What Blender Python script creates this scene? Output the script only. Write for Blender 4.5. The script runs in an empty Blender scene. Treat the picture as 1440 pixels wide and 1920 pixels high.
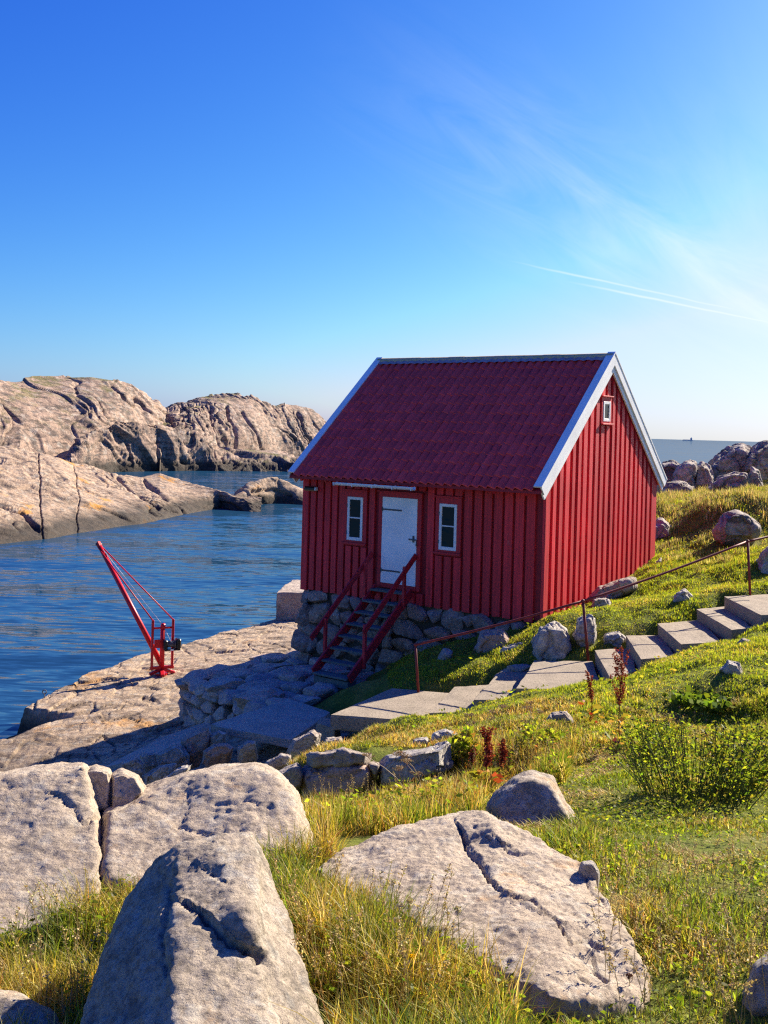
import bpy, bmesh, math, random
import numpy as np
from mathutils import Vector, Matrix

sc = bpy.context.scene
C = sc.collection
rad = math.radians

# ------------------------------------------------------------------ camera, sky, sun, exposure
F, CX, CY, ROLL, EYE = 1935.0, 720.0, 808.5, 0.0279, 6.4
SEA = -0.98
cam_data = bpy.data.cameras.new('camera')
cam = bpy.data.objects.new('camera', cam_data)
C.objects.link(cam)
cam.matrix_world = Matrix.Translation((0, 0, EYE)) @ Matrix.Rotation(rad(90), 4, 'X') @ Matrix.Rotation(ROLL, 4, 'Z')
cam_data.sensor_fit = 'HORIZONTAL'
cam_data.sensor_width = 36.0
cam_data.lens = 36.0 * F / 1440.0
cam_data.shift_y = -(960.0 - CY) / 1440.0
cam_data.clip_start = 0.1
cam_data.clip_end = 60000
sc.camera = cam

SUN_EL, SUN_AZ = rad(30.7), rad(42.5)          # azimuth measured from +X towards +Y
SUN = Vector((math.cos(SUN_EL) * math.cos(SUN_AZ), math.cos(SUN_EL) * math.sin(SUN_AZ), math.sin(SUN_EL)))

world = bpy.data.worlds.new('World')
sc.world = world
world.use_nodes = True
wn, wl = world.node_tree.nodes, world.node_tree.links
wn.clear()
w_out = wn.new('ShaderNodeOutputWorld')
w_bg = wn.new('ShaderNodeBackground')
w_bg.inputs['Strength'].default_value = 0.1
sky = wn.new('ShaderNodeTexSky')
sky.sky_type = 'NISHITA'
sky.sun_disc = False
sky.sun_elevation = SUN_EL
sky.sun_rotation = rad(90) - SUN_AZ
sky.altitude = 0
sky.air_density = 1.0
sky.dust_density = 0.7
sky.ozone_density = 3.2
# one colour grade over the whole sky (the photograph's is strongly saturated), the same in every direction
def wmath(op, a, b=None, c=None, clamp=False):
    n = wn.new('ShaderNodeMath'); n.operation = op; n.use_clamp = clamp
    for i, v in enumerate((a, b, c)):
        if v is None: continue
        if isinstance(v, (int, float)): n.inputs[i].default_value = v
        else: wl.new(v, n.inputs[i])
    return n.outputs[0]
ssep = wn.new('ShaderNodeSeparateColor'); wl.new(sky.outputs[0], ssep.inputs[0])
scomb = wn.new('ShaderNodeCombineColor')
for ch, gain, power in (('Red', 0.56, 2.08), ('Green', 0.64, 1.62), ('Blue', 0.84, 0.66)):
    x_ = wmath('MULTIPLY', ssep.outputs[ch], 0.159)
    y_ = wmath('ADD', wmath('POWER', wmath('MINIMUM', x_, 1.0), power), wmath('MULTIPLY', wmath('MAXIMUM', wmath('SUBTRACT', x_, 1.0), 0.0), 0.5))
    wl.new(wmath('MULTIPLY', y_, gain * 4.2), scomb.inputs[ch])
# thin cirrus and two contrails, both functions of direction only
tc = wn.new('ShaderNodeTexCoord')
def wdot(vec):
    n = wn.new('ShaderNodeVectorMath'); n.operation = 'DOT_PRODUCT'
    wl.new(tc.outputs['Generated'], n.inputs[0]); n.inputs[1].default_value = vec
    return n.outputs['Value']
def px_ray(px, py):
    X, Y = px - CX, -(py - CY)
    c, s = math.cos(ROLL), math.sin(ROLL)
    return Vector(((X * c - Y * s) / F, 1.0, (X * s + Y * c) / F))
def contrail(p, q, width, amount, ext=0.06):
    a, b = px_ray(*p).normalized(), px_ray(*q).normalized()
    n = a.cross(b).normalized(); t = n.cross(a).normalized()
    L = math.atan2(b.dot(t), b.dot(a))
    d = wdot(n)
    nz = wn.new('ShaderNodeTexNoise'); nz.inputs['Scale'].default_value = 26; nz.inputs['Detail'].default_value = 4
    wl.new(tc.outputs['Generated'], nz.inputs['Vector'])
    d = wmath('ADD', d, wmath('MULTIPLY', wmath('SUBTRACT', nz.outputs['Fac'], 0.5), width * 1.3))
    g = wmath('SUBTRACT', 1.0, wmath('DIVIDE', wmath('ABSOLUTE', d), width), clamp=True)
    ang = wmath('ARCTAN2', wdot(t), wdot(a))
    lo = wn.new('ShaderNodeMapRange'); lo.interpolation_type = 'SMOOTHSTEP'
    lo.inputs['From Min'].default_value = 0.0; lo.inputs['From Max'].default_value = L * 0.45
    wl.new(ang, lo.inputs['Value'])
    hi = wn.new('ShaderNodeMapRange'); hi.interpolation_type = 'SMOOTHSTEP'
    hi.inputs['From Min'].default_value = L + ext; hi.inputs['From Max'].default_value = L
    wl.new(ang, hi.inputs['Value'])
    g = wmath('MULTIPLY', wmath('MULTIPLY', g, lo.outputs[0]), hi.outputs[0])
    return wmath('MULTIPLY', g, amount)
c1 = contrail((920, 482), (1340, 572), 0.0016, 0.5)
c2 = contrail((1030, 521), (1436, 603), 0.0017, 0.62)
def wisp(p, q, width, amount, scale):      # a broad feathered band of cirrus along a great circle
    a, b = px_ray(*p).normalized(), px_ray(*q).normalized(); n = a.cross(b).normalized(); t = n.cross(a).normalized()
    cv = wn.new('ShaderNodeCombineXYZ'); wl.new(wmath('MULTIPLY', wmath('ARCTAN2', wdot(t), wdot(a)), 3.0), cv.inputs[0]); wl.new(wmath('MULTIPLY', wdot(n), 14.0), cv.inputs[1])
    nz = wn.new('ShaderNodeTexNoise'); nz.inputs['Scale'].default_value = scale; nz.inputs['Detail'].default_value = 7; nz.inputs['Roughness'].default_value = .6; nz.inputs['Distortion'].default_value = 1.2
    wl.new(cv.outputs[0], nz.inputs['Vector'])
    g = wmath('POWER', wmath('SUBTRACT', 1.0, wmath('DIVIDE', wmath('ABSOLUTE', wdot(n)), width), clamp=True), 1.5)
    r = wn.new('ShaderNodeMapRange'); r.inputs['From Min'].default_value = .35; r.inputs['From Max'].default_value = .75; wl.new(nz.outputs['Fac'], r.inputs['Value'])
    al = wn.new('ShaderNodeMapRange'); al.interpolation_type = 'SMOOTHSTEP'; al.inputs['From Min'].default_value = -.05; al.inputs['From Max'].default_value = math.atan2(b.dot(t), b.dot(a)) * .9; wl.new(wmath('ARCTAN2', wdot(t), wdot(a)), al.inputs['Value'])
    g = wmath('MULTIPLY', g, al.outputs[0])
    return wmath('MULTIPLY', wmath('MULTIPLY', g, r.outputs[0]), amount)
w1 = wisp((620, 120), (1400, 560), .13, .52, 1.3)
w2 = wisp((1250, 60), (1440, 420), .11, .16, 1.2)
cirrus = wmath('ADD', w1, w2)
allc = wmath('MAXIMUM', wmath('MAXIMUM', cirrus, c1), c2, clamp=True)
mixc = wn.new('ShaderNodeMix'); mixc.data_type = 'RGBA'
wl.new(allc, mixc.inputs['Factor']); wl.new(scomb.outputs[0], mixc.inputs['A'])
mixc.inputs['B'].default_value = (3.5, 3.8, 4.1, 1)
wl.new(mixc.outputs['Result'], w_bg.inputs['Color'])
wl.new(w_bg.outputs[0], w_out.inputs[0])

sun_d = bpy.data.lights.new('sun', 'SUN')
sun_d.energy = 4.6
sun_d.angle = rad(0.53)
sun_d.color = (1.0, 0.89, 0.73)
sun = bpy.data.objects.new('sun', sun_d)
C.objects.link(sun)
sun.rotation_mode = 'QUATERNION'
sun.rotation_quaternion = SUN.to_track_quat('Z', 'Y')
sun.location = SUN * 60

vs = sc.view_settings
vs.view_transform = 'Standard'; vs.look = 'None'; vs.exposure = 1.5; vs.gamma = 1.0; vs.use_curve_mapping = False
sc.cycles.use_denoising = False
sc.cycles.filter_width = 1.25
sc.cycles.max_bounces = 6
sc.cycles.diffuse_bounces = 4
sc.cycles.transparent_max_bounces = 4
sc.cycles.caustics_reflective = False
sc.cycles.caustics_refractive = False

# ------------------------------------------------------------------ picture geometry: where a seen point stands
def ud(px, py, d):                       # at distance d from the eye's plane
    r = px_ray(px, py); return Vector((0, 0, EYE)) + r * d
def uz(px, py, z):                       # on the level z
    r = px_ray(px, py); return Vector((0, 0, EYE)) + r * ((z - EYE) / r.z)
def to_px(P):                            # (N,3) -> (N,2)
    P = np.asarray(P); a = F * P[:, 0] / P[:, 1]; b = F * (P[:, 2] - EYE) / P[:, 1]
    c, s = math.cos(ROLL), math.sin(ROLL)
    return np.stack([CX + a * c + b * s, CY - (b * c - a * s)], 1)
def in_poly(p, poly):
    x, y = p[:, 0], p[:, 1]; r = np.zeros(len(p), bool); n = len(poly); j = n - 1
    for i in range(n):
        xi, yi = poly[i]; xj, yj = poly[j]
        if yi != yj:
            r ^= ((yi > y) != (yj > y)) & (x < (xj - xi) * (y - yi) / (yj - yi) + xi)
        j = i
    return r

# ------------------------------------------------------------------ numpy noise
_rs = np.random.RandomState(7)
_perm = np.concatenate([_rs.permutation(512)] * 3)
_grad = _rs.normal(size=(512, 3)); _grad /= np.linalg.norm(_grad, axis=1)[:, None]
_r1 = _rs.rand(512, 4)
def _h(i, j, k):
    return _perm[_perm[_perm[i & 511] + (j & 511)] + (k & 511)]
def perlin(P):
    P = np.asarray(P, float); I = np.floor(P).astype(int); f = P - I
    u = f * f * f * (f * (f * 6 - 15) + 10); out = 0
    for dx in (0, 1):
        wx = u[:, 0] if dx else 1 - u[:, 0]
        for dy in (0, 1):
            wy = u[:, 1] if dy else 1 - u[:, 1]
            for dz in (0, 1):
                wz = u[:, 2] if dz else 1 - u[:, 2]
                g = _grad[_h(I[:, 0] + dx, I[:, 1] + dy, I[:, 2] + dz)]
                out = out + wx * wy * wz * (g[:, 0] * (f[:, 0] - dx) + g[:, 1] * (f[:, 1] - dy) + g[:, 2] * (f[:, 2] - dz))
    return out * 1.5
def fbm(P, o=4, g=0.5, l=2.03):
    P = np.asarray(P, float); a, r = 1.0, 0
    for i in range(o):
        r = r + a * perlin(P + 17.3 * i); P = P * l; a *= g
    return r
def ridged(P, o=4):
    P = np.asarray(P, float); a, r = 1.0, 0
    for i in range(o):
        r = r + a * (1 - 2 * np.abs(perlin(P + 31.7 * i))); P = P * 2.07; a *= 0.5
    return r
def voronoi(P, flat=False):              # F1, F2-F1, four random numbers of the cell
    P = np.asarray(P, float); I = np.floor(P).astype(int)
    f1 = np.full(len(P), 9.0); f2 = f1.copy(); idx = np.zeros(len(P), int)
    for dx in (-1, 0, 1):
        for dy in (-1, 0, 1):
            for dz in ((0,) if flat else (-1, 0, 1)):
                J = I + (dx, dy, dz); h = _h(J[:, 0], J[:, 1], J[:, 2])
                d = np.linalg.norm(J + _r1[h][:, :3] - P, axis=1)
                m = d < f1
                f2 = np.where(m, f1, np.minimum(f2, d)); f1 = np.where(m, d, f1); idx = np.where(m, h, idx)
    return f1, f2 - f1, _r1[idx]
def bands(c, w=0.05):                    # parallel joints: a random level for each bed, a groove at each joint
    c = c + 0.0; i = np.floor(c).astype(int); f = c - i; h0 = _r1[i & 511][:, 0]; h1 = _r1[(i + 1) & 511][:, 0]; k = _r1[i & 511][:, 1]
    t = np.clip((f - (1 - w)) / w, 0, 1); lev = h0 * (1 - t) + h1 * t
    g = np.exp(-(np.minimum(f, 1 - f) / (w * .8)) ** 2) * np.where(f < .5, _r1[(i - 1) & 511][:, 1], k)
    return lev - .5, g
def sstep(a, b, x):
    t = np.clip((np.asarray(x, float) - a) / (b - a), 0, 1); return t * t * (3 - 2 * t)
class TPS:                               # thin-plate surface through scattered heights
    def __init__(self, pts, reg=0.02):
        p = np.array(pts, float); self.p = p[:, :2]; n = len(p)
        K = self.k(np.linalg.norm(self.p[:, None] - self.p[None], axis=2)) + np.eye(n) * reg
        A = np.zeros((n + 3, n + 3)); A[:n, :n] = K; A[:n, n] = 1; A[:n, n + 1:] = self.p; A[n:, :n] = A[:n, n:].T
        self.w = np.linalg.solve(A, np.concatenate([p[:, 2], [0, 0, 0]]))
    @staticmethod
    def k(r): return np.where(r > 1e-9, r * r * np.log(np.maximum(r, 1e-9)), 0)
    def __call__(self, x, y):
        q = np.stack([np.ravel(x), np.ravel(y)], 1).astype(float); out = np.empty(len(q)); n = len(self.p)
        for i in range(0, len(q), 40000):
            c = q[i:i + 40000]
            out[i:i + 40000] = self.k(np.linalg.norm(c[:, None] - self.p[None], axis=2)) @ self.w[:n] + self.w[n] + c @ self.w[n + 1:]
        return out.reshape(np.shape(x))

# ------------------------------------------------------------------ object helpers
def np_mesh(name, V, Fq, mat=None, smooth=True, tri=None):
    me = bpy.data.meshes.new(name)
    V = np.asarray(V, np.float32); Fq = np.asarray(Fq, np.int32)
    me.vertices.add(len(V)); me.vertices.foreach_set('co', V.ravel())
    k = Fq.shape[1]; n = len(Fq)
    me.loops.add(n * k); me.loops.foreach_set('vertex_index', Fq.ravel())
    me.polygons.add(n); me.polygons.foreach_set('loop_start', np.arange(0, n * k, k, dtype=np.int32))
    me.polygons.foreach_set('use_smooth', np.full(n, smooth))
    me.update(calc_edges=True)
    if mat: me.materials.append(mat)
    return me
def link(name, me, parent=None):
    o = bpy.data.objects.new(name, me); C.objects.link(o)
    if parent: o.parent = parent
    return o
def tag(o, label=None, cat=None, group=None, kind=None):
    if label: o['label'] = label
    if cat: o['category'] = cat
    if group: o['group'] = group
    if kind: o['kind'] = kind
    return o
def empty(name, loc, rz=0.0):
    o = bpy.data.objects.new(name, None); C.objects.link(o)
    o.location = loc; o.rotation_euler = (0, 0, rz); o.empty_display_size = 0.2
    return o
def grid_faces(nx, ny):
    i = np.arange((nx - 1) * (ny - 1)); a = i // (nx - 1) * nx + i % (nx - 1)
    return np.stack([a, a + 1, a + nx + 1, a + nx], 1)
class MB:                                # collects simple solids into one mesh
    def __init__(s): s.bm = bmesh.new()
    def box(s, lo, hi, bevel=0.0, M=None):
        lo, hi = Vector(lo), Vector(hi)
        r = bmesh.ops.create_cube(s.bm, size=1.0)
        vs_ = r['verts']
        for v in vs_:
            v.co = Vector((lo[i] + (v.co[i] + 0.5) * (hi[i] - lo[i]) for i in range(3)))
        if bevel:
            es = list({e for v in vs_ for e in v.link_edges})
            rb = bmesh.ops.bevel(s.bm, geom=es, offset=bevel, segments=1, affect='EDGES', profile=0.5)
            vs_ = list({v for f in rb['faces'] for v in f.verts} | {v for v in vs_ if v.is_valid})
        if M is not None:
            for v in vs_: v.co = M @ v.co
        return s
    def beam(s, a, b, w, h, up=(0, 0, 1), bevel=0.0):       # box from a to b, w across, h along up
        a, b = Vector(a), Vector(b); x = (b - a); L = x.length; x.normalize()
        y = Vector(up).cross(x); y.normalize(); z = x.cross(y)
        M = Matrix((x, y, z)).transposed().to_4x4(); M.translation = a
        return s.box((0, -w / 2, -h / 2), (L, w / 2, h / 2), bevel, M)
    def tube(s, a, b, r, n=10, r2=None):
        a, b = Vector(a), Vector(b); x = b - a; L = x.length
        q = x.to_track_quat('Z', 'Y').to_matrix().to_4x4(); q.translation = (a + b) / 2
        bmesh.ops.create_cone(s.bm, cap_ends=True, segments=n, radius1=r, radius2=r if r2 is None else r2, depth=L, matrix=q)
        return s
    def pipe(s, pts, r, n=8):            # one unbroken tube through points
        pts = [Vector(p) for p in pts]; rings = []
        for i, p in enumerate(pts):
            t = (pts[min(i + 1, len(pts) - 1)] - pts[max(i - 1, 0)]).normalized()
            a = t.cross(Vector((0, 0, 1))) if abs(t.z) < .95 else t.cross(Vector((1, 0, 0))); a.normalize(); b = t.cross(a)
            rr = r[i] if isinstance(r, (list, tuple)) else r
            rings.append([s.bm.verts.new(p + (a * math.cos(2 * math.pi * k / n) + b * math.sin(2 * math.pi * k / n)) * rr) for k in range(n)])
        for A, B in zip(rings[:-1], rings[1:]):
            for k in range(n): s.bm.faces.new((A[k], A[(k + 1) % n], B[(k + 1) % n], B[k]))
        s.bm.faces.new(rings[0]); s.bm.faces.new(rings[-1][::-1])
        return s
    def ball(s, c, r, n=8):
        bmesh.ops.create_uvsphere(s.bm, u_segments=n, v_segments=max(4, n // 2 + 1), radius=r, matrix=Matrix.Translation(c)); return s
    def poly(s, pts, th):                # prism: ring of points, thickness vector
        th = Vector(th); A = [s.bm.verts.new(p) for p in pts]; B = [s.bm.verts.new(Vector(p) + th) for p in pts]
        n = len(A); s.bm.faces.new(A); s.bm.faces.new(B[::-1])
        for i in range(n): s.bm.faces.new((A[i], B[i], B[(i + 1) % n], A[(i + 1) % n]))
        return s
    def build(s, name, mat, parent=None, smooth=False):
        bmesh.ops.recalc_face_normals(s.bm, faces=s.bm.faces)
        me = bpy.data.meshes.new(name); s.bm.to_mesh(me); s.bm.free()
        if smooth:
            me.polygons.foreach_set('use_smooth', [True] * len(me.polygons))
        if mat: me.materials.append(mat)
        return link(name, me, parent)

# ------------------------------------------------------------------ materials
class NT:
    def __init__(s, name):
        s.m = bpy.data.materials.new(name); s.m.use_nodes = True
        s.n, s.l = s.m.node_tree.nodes, s.m.node_tree.links
        s.bsdf = s.n['Principled BSDF']; s.out = s.n['Material Output']
        s.bsdf.inputs['Specular IOR Level'].default_value = 0.3
        s.geo = s.n.new('ShaderNodeNewGeometry')
    def pos(s, scale=(1, 1, 1), rot=(0, 0, 0), obj=False):
        m = s.n.new('ShaderNodeMapping'); m.inputs['Scale'].default_value = scale; m.inputs['Rotation'].default_value = rot
        if obj:
            t = s.n.new('ShaderNodeTexCoord'); s.l.new(t.outputs['Object'], m.inputs[0])
        else: s.l.new(s.geo.outputs['Position'], m.inputs[0])
        return m.outputs[0]
    def noise(s, vec, scale, detail=4, rough=0.55, dist=0.0):
        t = s.n.new('ShaderNodeTexNoise'); t.inputs['Scale'].default_value = scale; t.inputs['Detail'].default_value = detail
        t.inputs['Roughness'].default_value = rough; t.inputs['Distortion'].default_value = dist
        s.l.new(vec, t.inputs['Vector']); return t.outputs['Fac']
    def voro(s, vec, scale, feature='F1', out='Distance'):
        t = s.n.new('ShaderNodeTexVoronoi'); t.feature = feature; t.inputs['Scale'].default_value = scale
        s.l.new(vec, t.inputs['Vector']); return t.outputs[out]
    def ramp(s, fac, stops, interp='LINEAR'):
        r = s.n.new('ShaderNodeValToRGB'); r.color_ramp.interpolation = interp
        e = r.color_ramp.elements
        while len(e) < len(stops): e.new(0.5)
        for k, (p, c) in zip(e, stops):
            k.position = p; k.color = (c, c, c, 1) if isinstance(c, (int, float)) else (*c, 1)
        s.l.new(fac, r.inputs[0]); return r.outputs[0]
    def mix(s, fac, a, b, mode='MIX'):
        m = s.n.new('ShaderNodeMix'); m.data_type = 'RGBA'; m.blend_type = mode
        for i, v in (('Factor', fac), ('A', a), ('B', b)):
            if isinstance(v, (int, float)): m.inputs[i].default_value = v if i == 'Factor' else (v, v, v, 1)
            elif isinstance(v, tuple): m.inputs[i].default_value = (*v, 1)
            else: s.l.new(v, m.inputs[i])
        return m.outputs['Result']
    def math(s, op, a, b=0.0, clamp=False):
        m = s.n.new('ShaderNodeMath'); m.operation = op; m.use_clamp = clamp
        for i, v in enumerate((a, b)):
            if isinstance(v, (int, float)): m.inputs[i].default_value = v
            else: s.l.new(v, m.inputs[i])
        return m.outputs[0]
    def rnd(s):
        t = s.n.new('ShaderNodeObjectInfo'); return t.outputs['Random']
    def bump(s, h, strength, dist, prev=None):
        b = s.n.new('ShaderNodeBump'); b.inputs['Strength'].default_value = strength; b.inputs['Distance'].default_value = dist
        s.l.new(h, b.inputs['Height'])
        if prev is not None: s.l.new(prev, b.inputs['Normal'])
        return b.outputs[0]
    def done(s, col, rough=0.8, normal=None, spec=0.3, metal=0.0):
        if isinstance(col, tuple): s.bsdf.inputs['Base Color'].default_value = (*col, 1)
        else: s.l.new(col, s.bsdf.inputs['Base Color'])
        if isinstance(rough, (int, float)): s.bsdf.inputs['Roughness'].default_value = rough
        else: s.l.new(rough, s.bsdf.inputs['Roughness'])
        s.bsdf.inputs['Specular IOR Level'].default_value = spec; s.bsdf.inputs['Metallic'].default_value = metal
        if normal is not None: s.l.new(normal, s.bsdf.inputs['Normal'])
        return s.m

def granite(name, light, mid, dark, fine=1.0, lichen=0.25, strata=None, wet=False, black=0.35, orange=0.0, rand=0.0, moss=0.0, speck=0.5):
    t = NT(name); p = t.pos()
    big = t.noise(p, 0.9 * fine, 5, 0.6, 0.4)
    col = t.ramp(big, [(0.3, mid), (0.52, light), (0.72, mid)])
    if strata:
        ps = t.pos(strata[0], strata[1])
        sn = t.noise(ps, strata[2], 5, 0.65, 0.3)
        col = t.mix(t.ramp(sn, [(0.40, 0.85), (0.52, 0.0)]), col, dark)
    sp = t.noise(p, 22 * fine, 6, 0.8)
    col = t.mix(t.math('MULTIPLY', t.ramp(sp, [(0.42, 1.0), (0.5, 0.0)]), speck), col, dark)
    col = t.mix(t.math('MULTIPLY', t.ramp(sp, [(0.54, 0.0), (0.64, 1.0)]), speck * 0.7), col, tuple(min(1, c * 1.45) for c in light))
    li = t.noise(p, 5.5 * fine, 6, 0.68, 0.2)
    col = t.mix(t.math('MULTIPLY', t.ramp(li, [(0.53, 0.0), (0.6, 1.0)]), lichen), col, (0.60, 0.58, 0.50))
    bl = t.noise(t.pos((1, 1, 1), (0.3, 0.2, 0.9)), 3.1 * fine, 7, 0.72, 0.3)
    col = t.mix(t.math('MULTIPLY', t.ramp(bl, [(0.50, 0.0), (0.60, 1.0)]), black), col, (0.045, 0.042, 0.042))
    if orange:
        on = t.noise(p, orange[1], 5, 0.7); 
        col = t.mix(t.math('MULTIPLY', t.ramp(on, [(0.60, 0.0), (0.67, 1.0)]), orange[0]), col, (0.55, 0.25, 0.035))
    sx = t.n.new('ShaderNodeSeparateXYZ'); t.l.new(t.geo.outputs['Normal'], sx.inputs[0])
    if moss:
        mf = t.math('MULTIPLY', t.ramp(sx.outputs['Z'], [(0.72, 0.0), (0.95, 1.0)]), t.ramp(t.noise(p, 1.6 * fine, 6, 0.7), [(0.5, 0.0), (0.62, 1.0)]))
        col = t.mix(t.math('MULTIPLY', mf, moss), col, (0.14, 0.13, 0.035))
    if rand:
        col = t.mix(rand, col, t.ramp(t.rnd(), [(0.0, (0.42, 0.40, 0.38)), (0.3, (0.62, 0.46, 0.42)), (0.55, (0.40, 0.42, 0.47)), (0.8, (0.70, 0.58, 0.47)), (1.0, (0.5, 0.5, 0.5))]), 'MULTIPLY')
        col = t.mix(rand, col, 1.75, 'MULTIPLY')
    rough = 0.85
    if wet:
        sp2 = t.n.new('ShaderNodeSeparateXYZ'); t.l.new(t.geo.outputs['Position'], sp2.inputs[0])
        hz = t.math('ADD', sp2.outputs['Z'], t.math('MULTIPLY', t.noise(p, wet[2], 4), -wet[1]))
        wf = t.ramp(t.math('MULTIPLY', t.math('ADD', hz, -SEA), 1.0 / wet[0]), [(0.15, 1.0), (0.8, 0.0)])
        col = t.mix(t.math('MULTIPLY', wf, 0.88), col, (0.028, 0.024, 0.018))
    b1 = t.bump(t.noise(p, 9 * fine, 8, 0.72), 0.7, 0.07 / fine)
    b2 = t.bump(t.noise(t.pos((1, 1, 2.2), (.4, .3, .2)), 34 * fine, 5, 0.75), 0.8, 0.022 / fine, b1)
    return t.done(col, rough, b2, 0.25)
# ------------------------------------------------------------------ the sea
def make_sea():
    t = NT('sea_water')
    def tilt(vec, scale, detail, k):      # slopes of the ripples, straight from a vector noise so they hold at any distance
        n = t.n.new('ShaderNodeTexNoise'); n.inputs['Scale'].default_value = scale; n.inputs['Detail'].default_value = detail; n.inputs['Roughness'].default_value = .6; n.inputs['Distortion'].default_value = .4
        t.l.new(vec, n.inputs['Vector']); v = t.n.new('ShaderNodeVectorMath'); v.operation = 'SUBTRACT'; t.l.new(n.outputs['Color'], v.inputs[0]); v.inputs[1].default_value = (.5, .5, .5)
        m = t.n.new('ShaderNodeVectorMath'); m.operation = 'MULTIPLY'; t.l.new(v.outputs[0], m.inputs[0]); m.inputs[1].default_value = k; return m.outputs[0]
    def vadd(a, b):
        v = t.n.new('ShaderNodeVectorMath'); v.operation = 'ADD'; t.l.new(a, v.inputs[0])
        if isinstance(b, tuple): v.inputs[1].default_value = b
        else: t.l.new(b, v.inputs[1])
        return v.outputs[0]
    sl_ = vadd(tilt(t.pos((0.24, 1.0, 1), (0, 0, 0.08)), 3.3, 4, (.16, .62, 0)), tilt(t.pos((0.05, 0.20, 1), (0, 0, -0.12)), 1.3, 3, (.10, .48, 0)))
    nn_ = t.n.new('ShaderNodeVectorMath'); nn_.operation = 'NORMALIZE'; t.l.new(vadd(sl_, (0, 0, 1)), nn_.inputs[0]); n = nn_.outputs[0]
    t.bsdf.inputs['IOR'].default_value = 1.33
    col = t.ramp(t.noise(t.pos((0.02, 0.05, 1)), 1.0, 4), [(0.3, (0.009, 0.038, 0.080)), (0.7, (0.013, 0.052, 0.105))])
    m = t.done(col, 0.5, n, 0.0)
    fr = t.n.new('ShaderNodeFresnel'); fr.inputs['IOR'].default_value = 1.33; t.l.new(n, fr.inputs['Normal'])
    gl = t.n.new('ShaderNodeBsdfGlossy'); gl.inputs['Roughness'].default_value = .03; gl.inputs['Color'].default_value = (.95, .97, 1, 1); t.l.new(n, gl.inputs['Normal'])
    mx = t.n.new('ShaderNodeMixShader'); t.l.new(t.math('MINIMUM', fr.outputs[0], .30), mx.inputs[0]); t.l.new(t.bsdf.outputs[0], mx.inputs[1]); t.l.new(gl.outputs[0], mx.inputs[2]); t.l.new(mx.outputs[0], t.out.inputs[0])
    xs = np.array([-40000, -6000, -900, -200, -60, -25, -10, 0, 10, 25, 60, 200, 900, 6000, 40000.])
    ys = np.array([-60, 0, 15, 30, 60, 120, 250, 600, 1500, 5000, 15000, 50000.])
    X, Y = np.meshgrid(xs, ys)
    V = np.stack([X.ravel(), Y.ravel(), np.full(X.size, SEA)], 1)
    tag(link('sea', np_mesh('sea', V, grid_faces(len(xs), len(ys)), m, False)), kind='structure')
make_sea()

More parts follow.
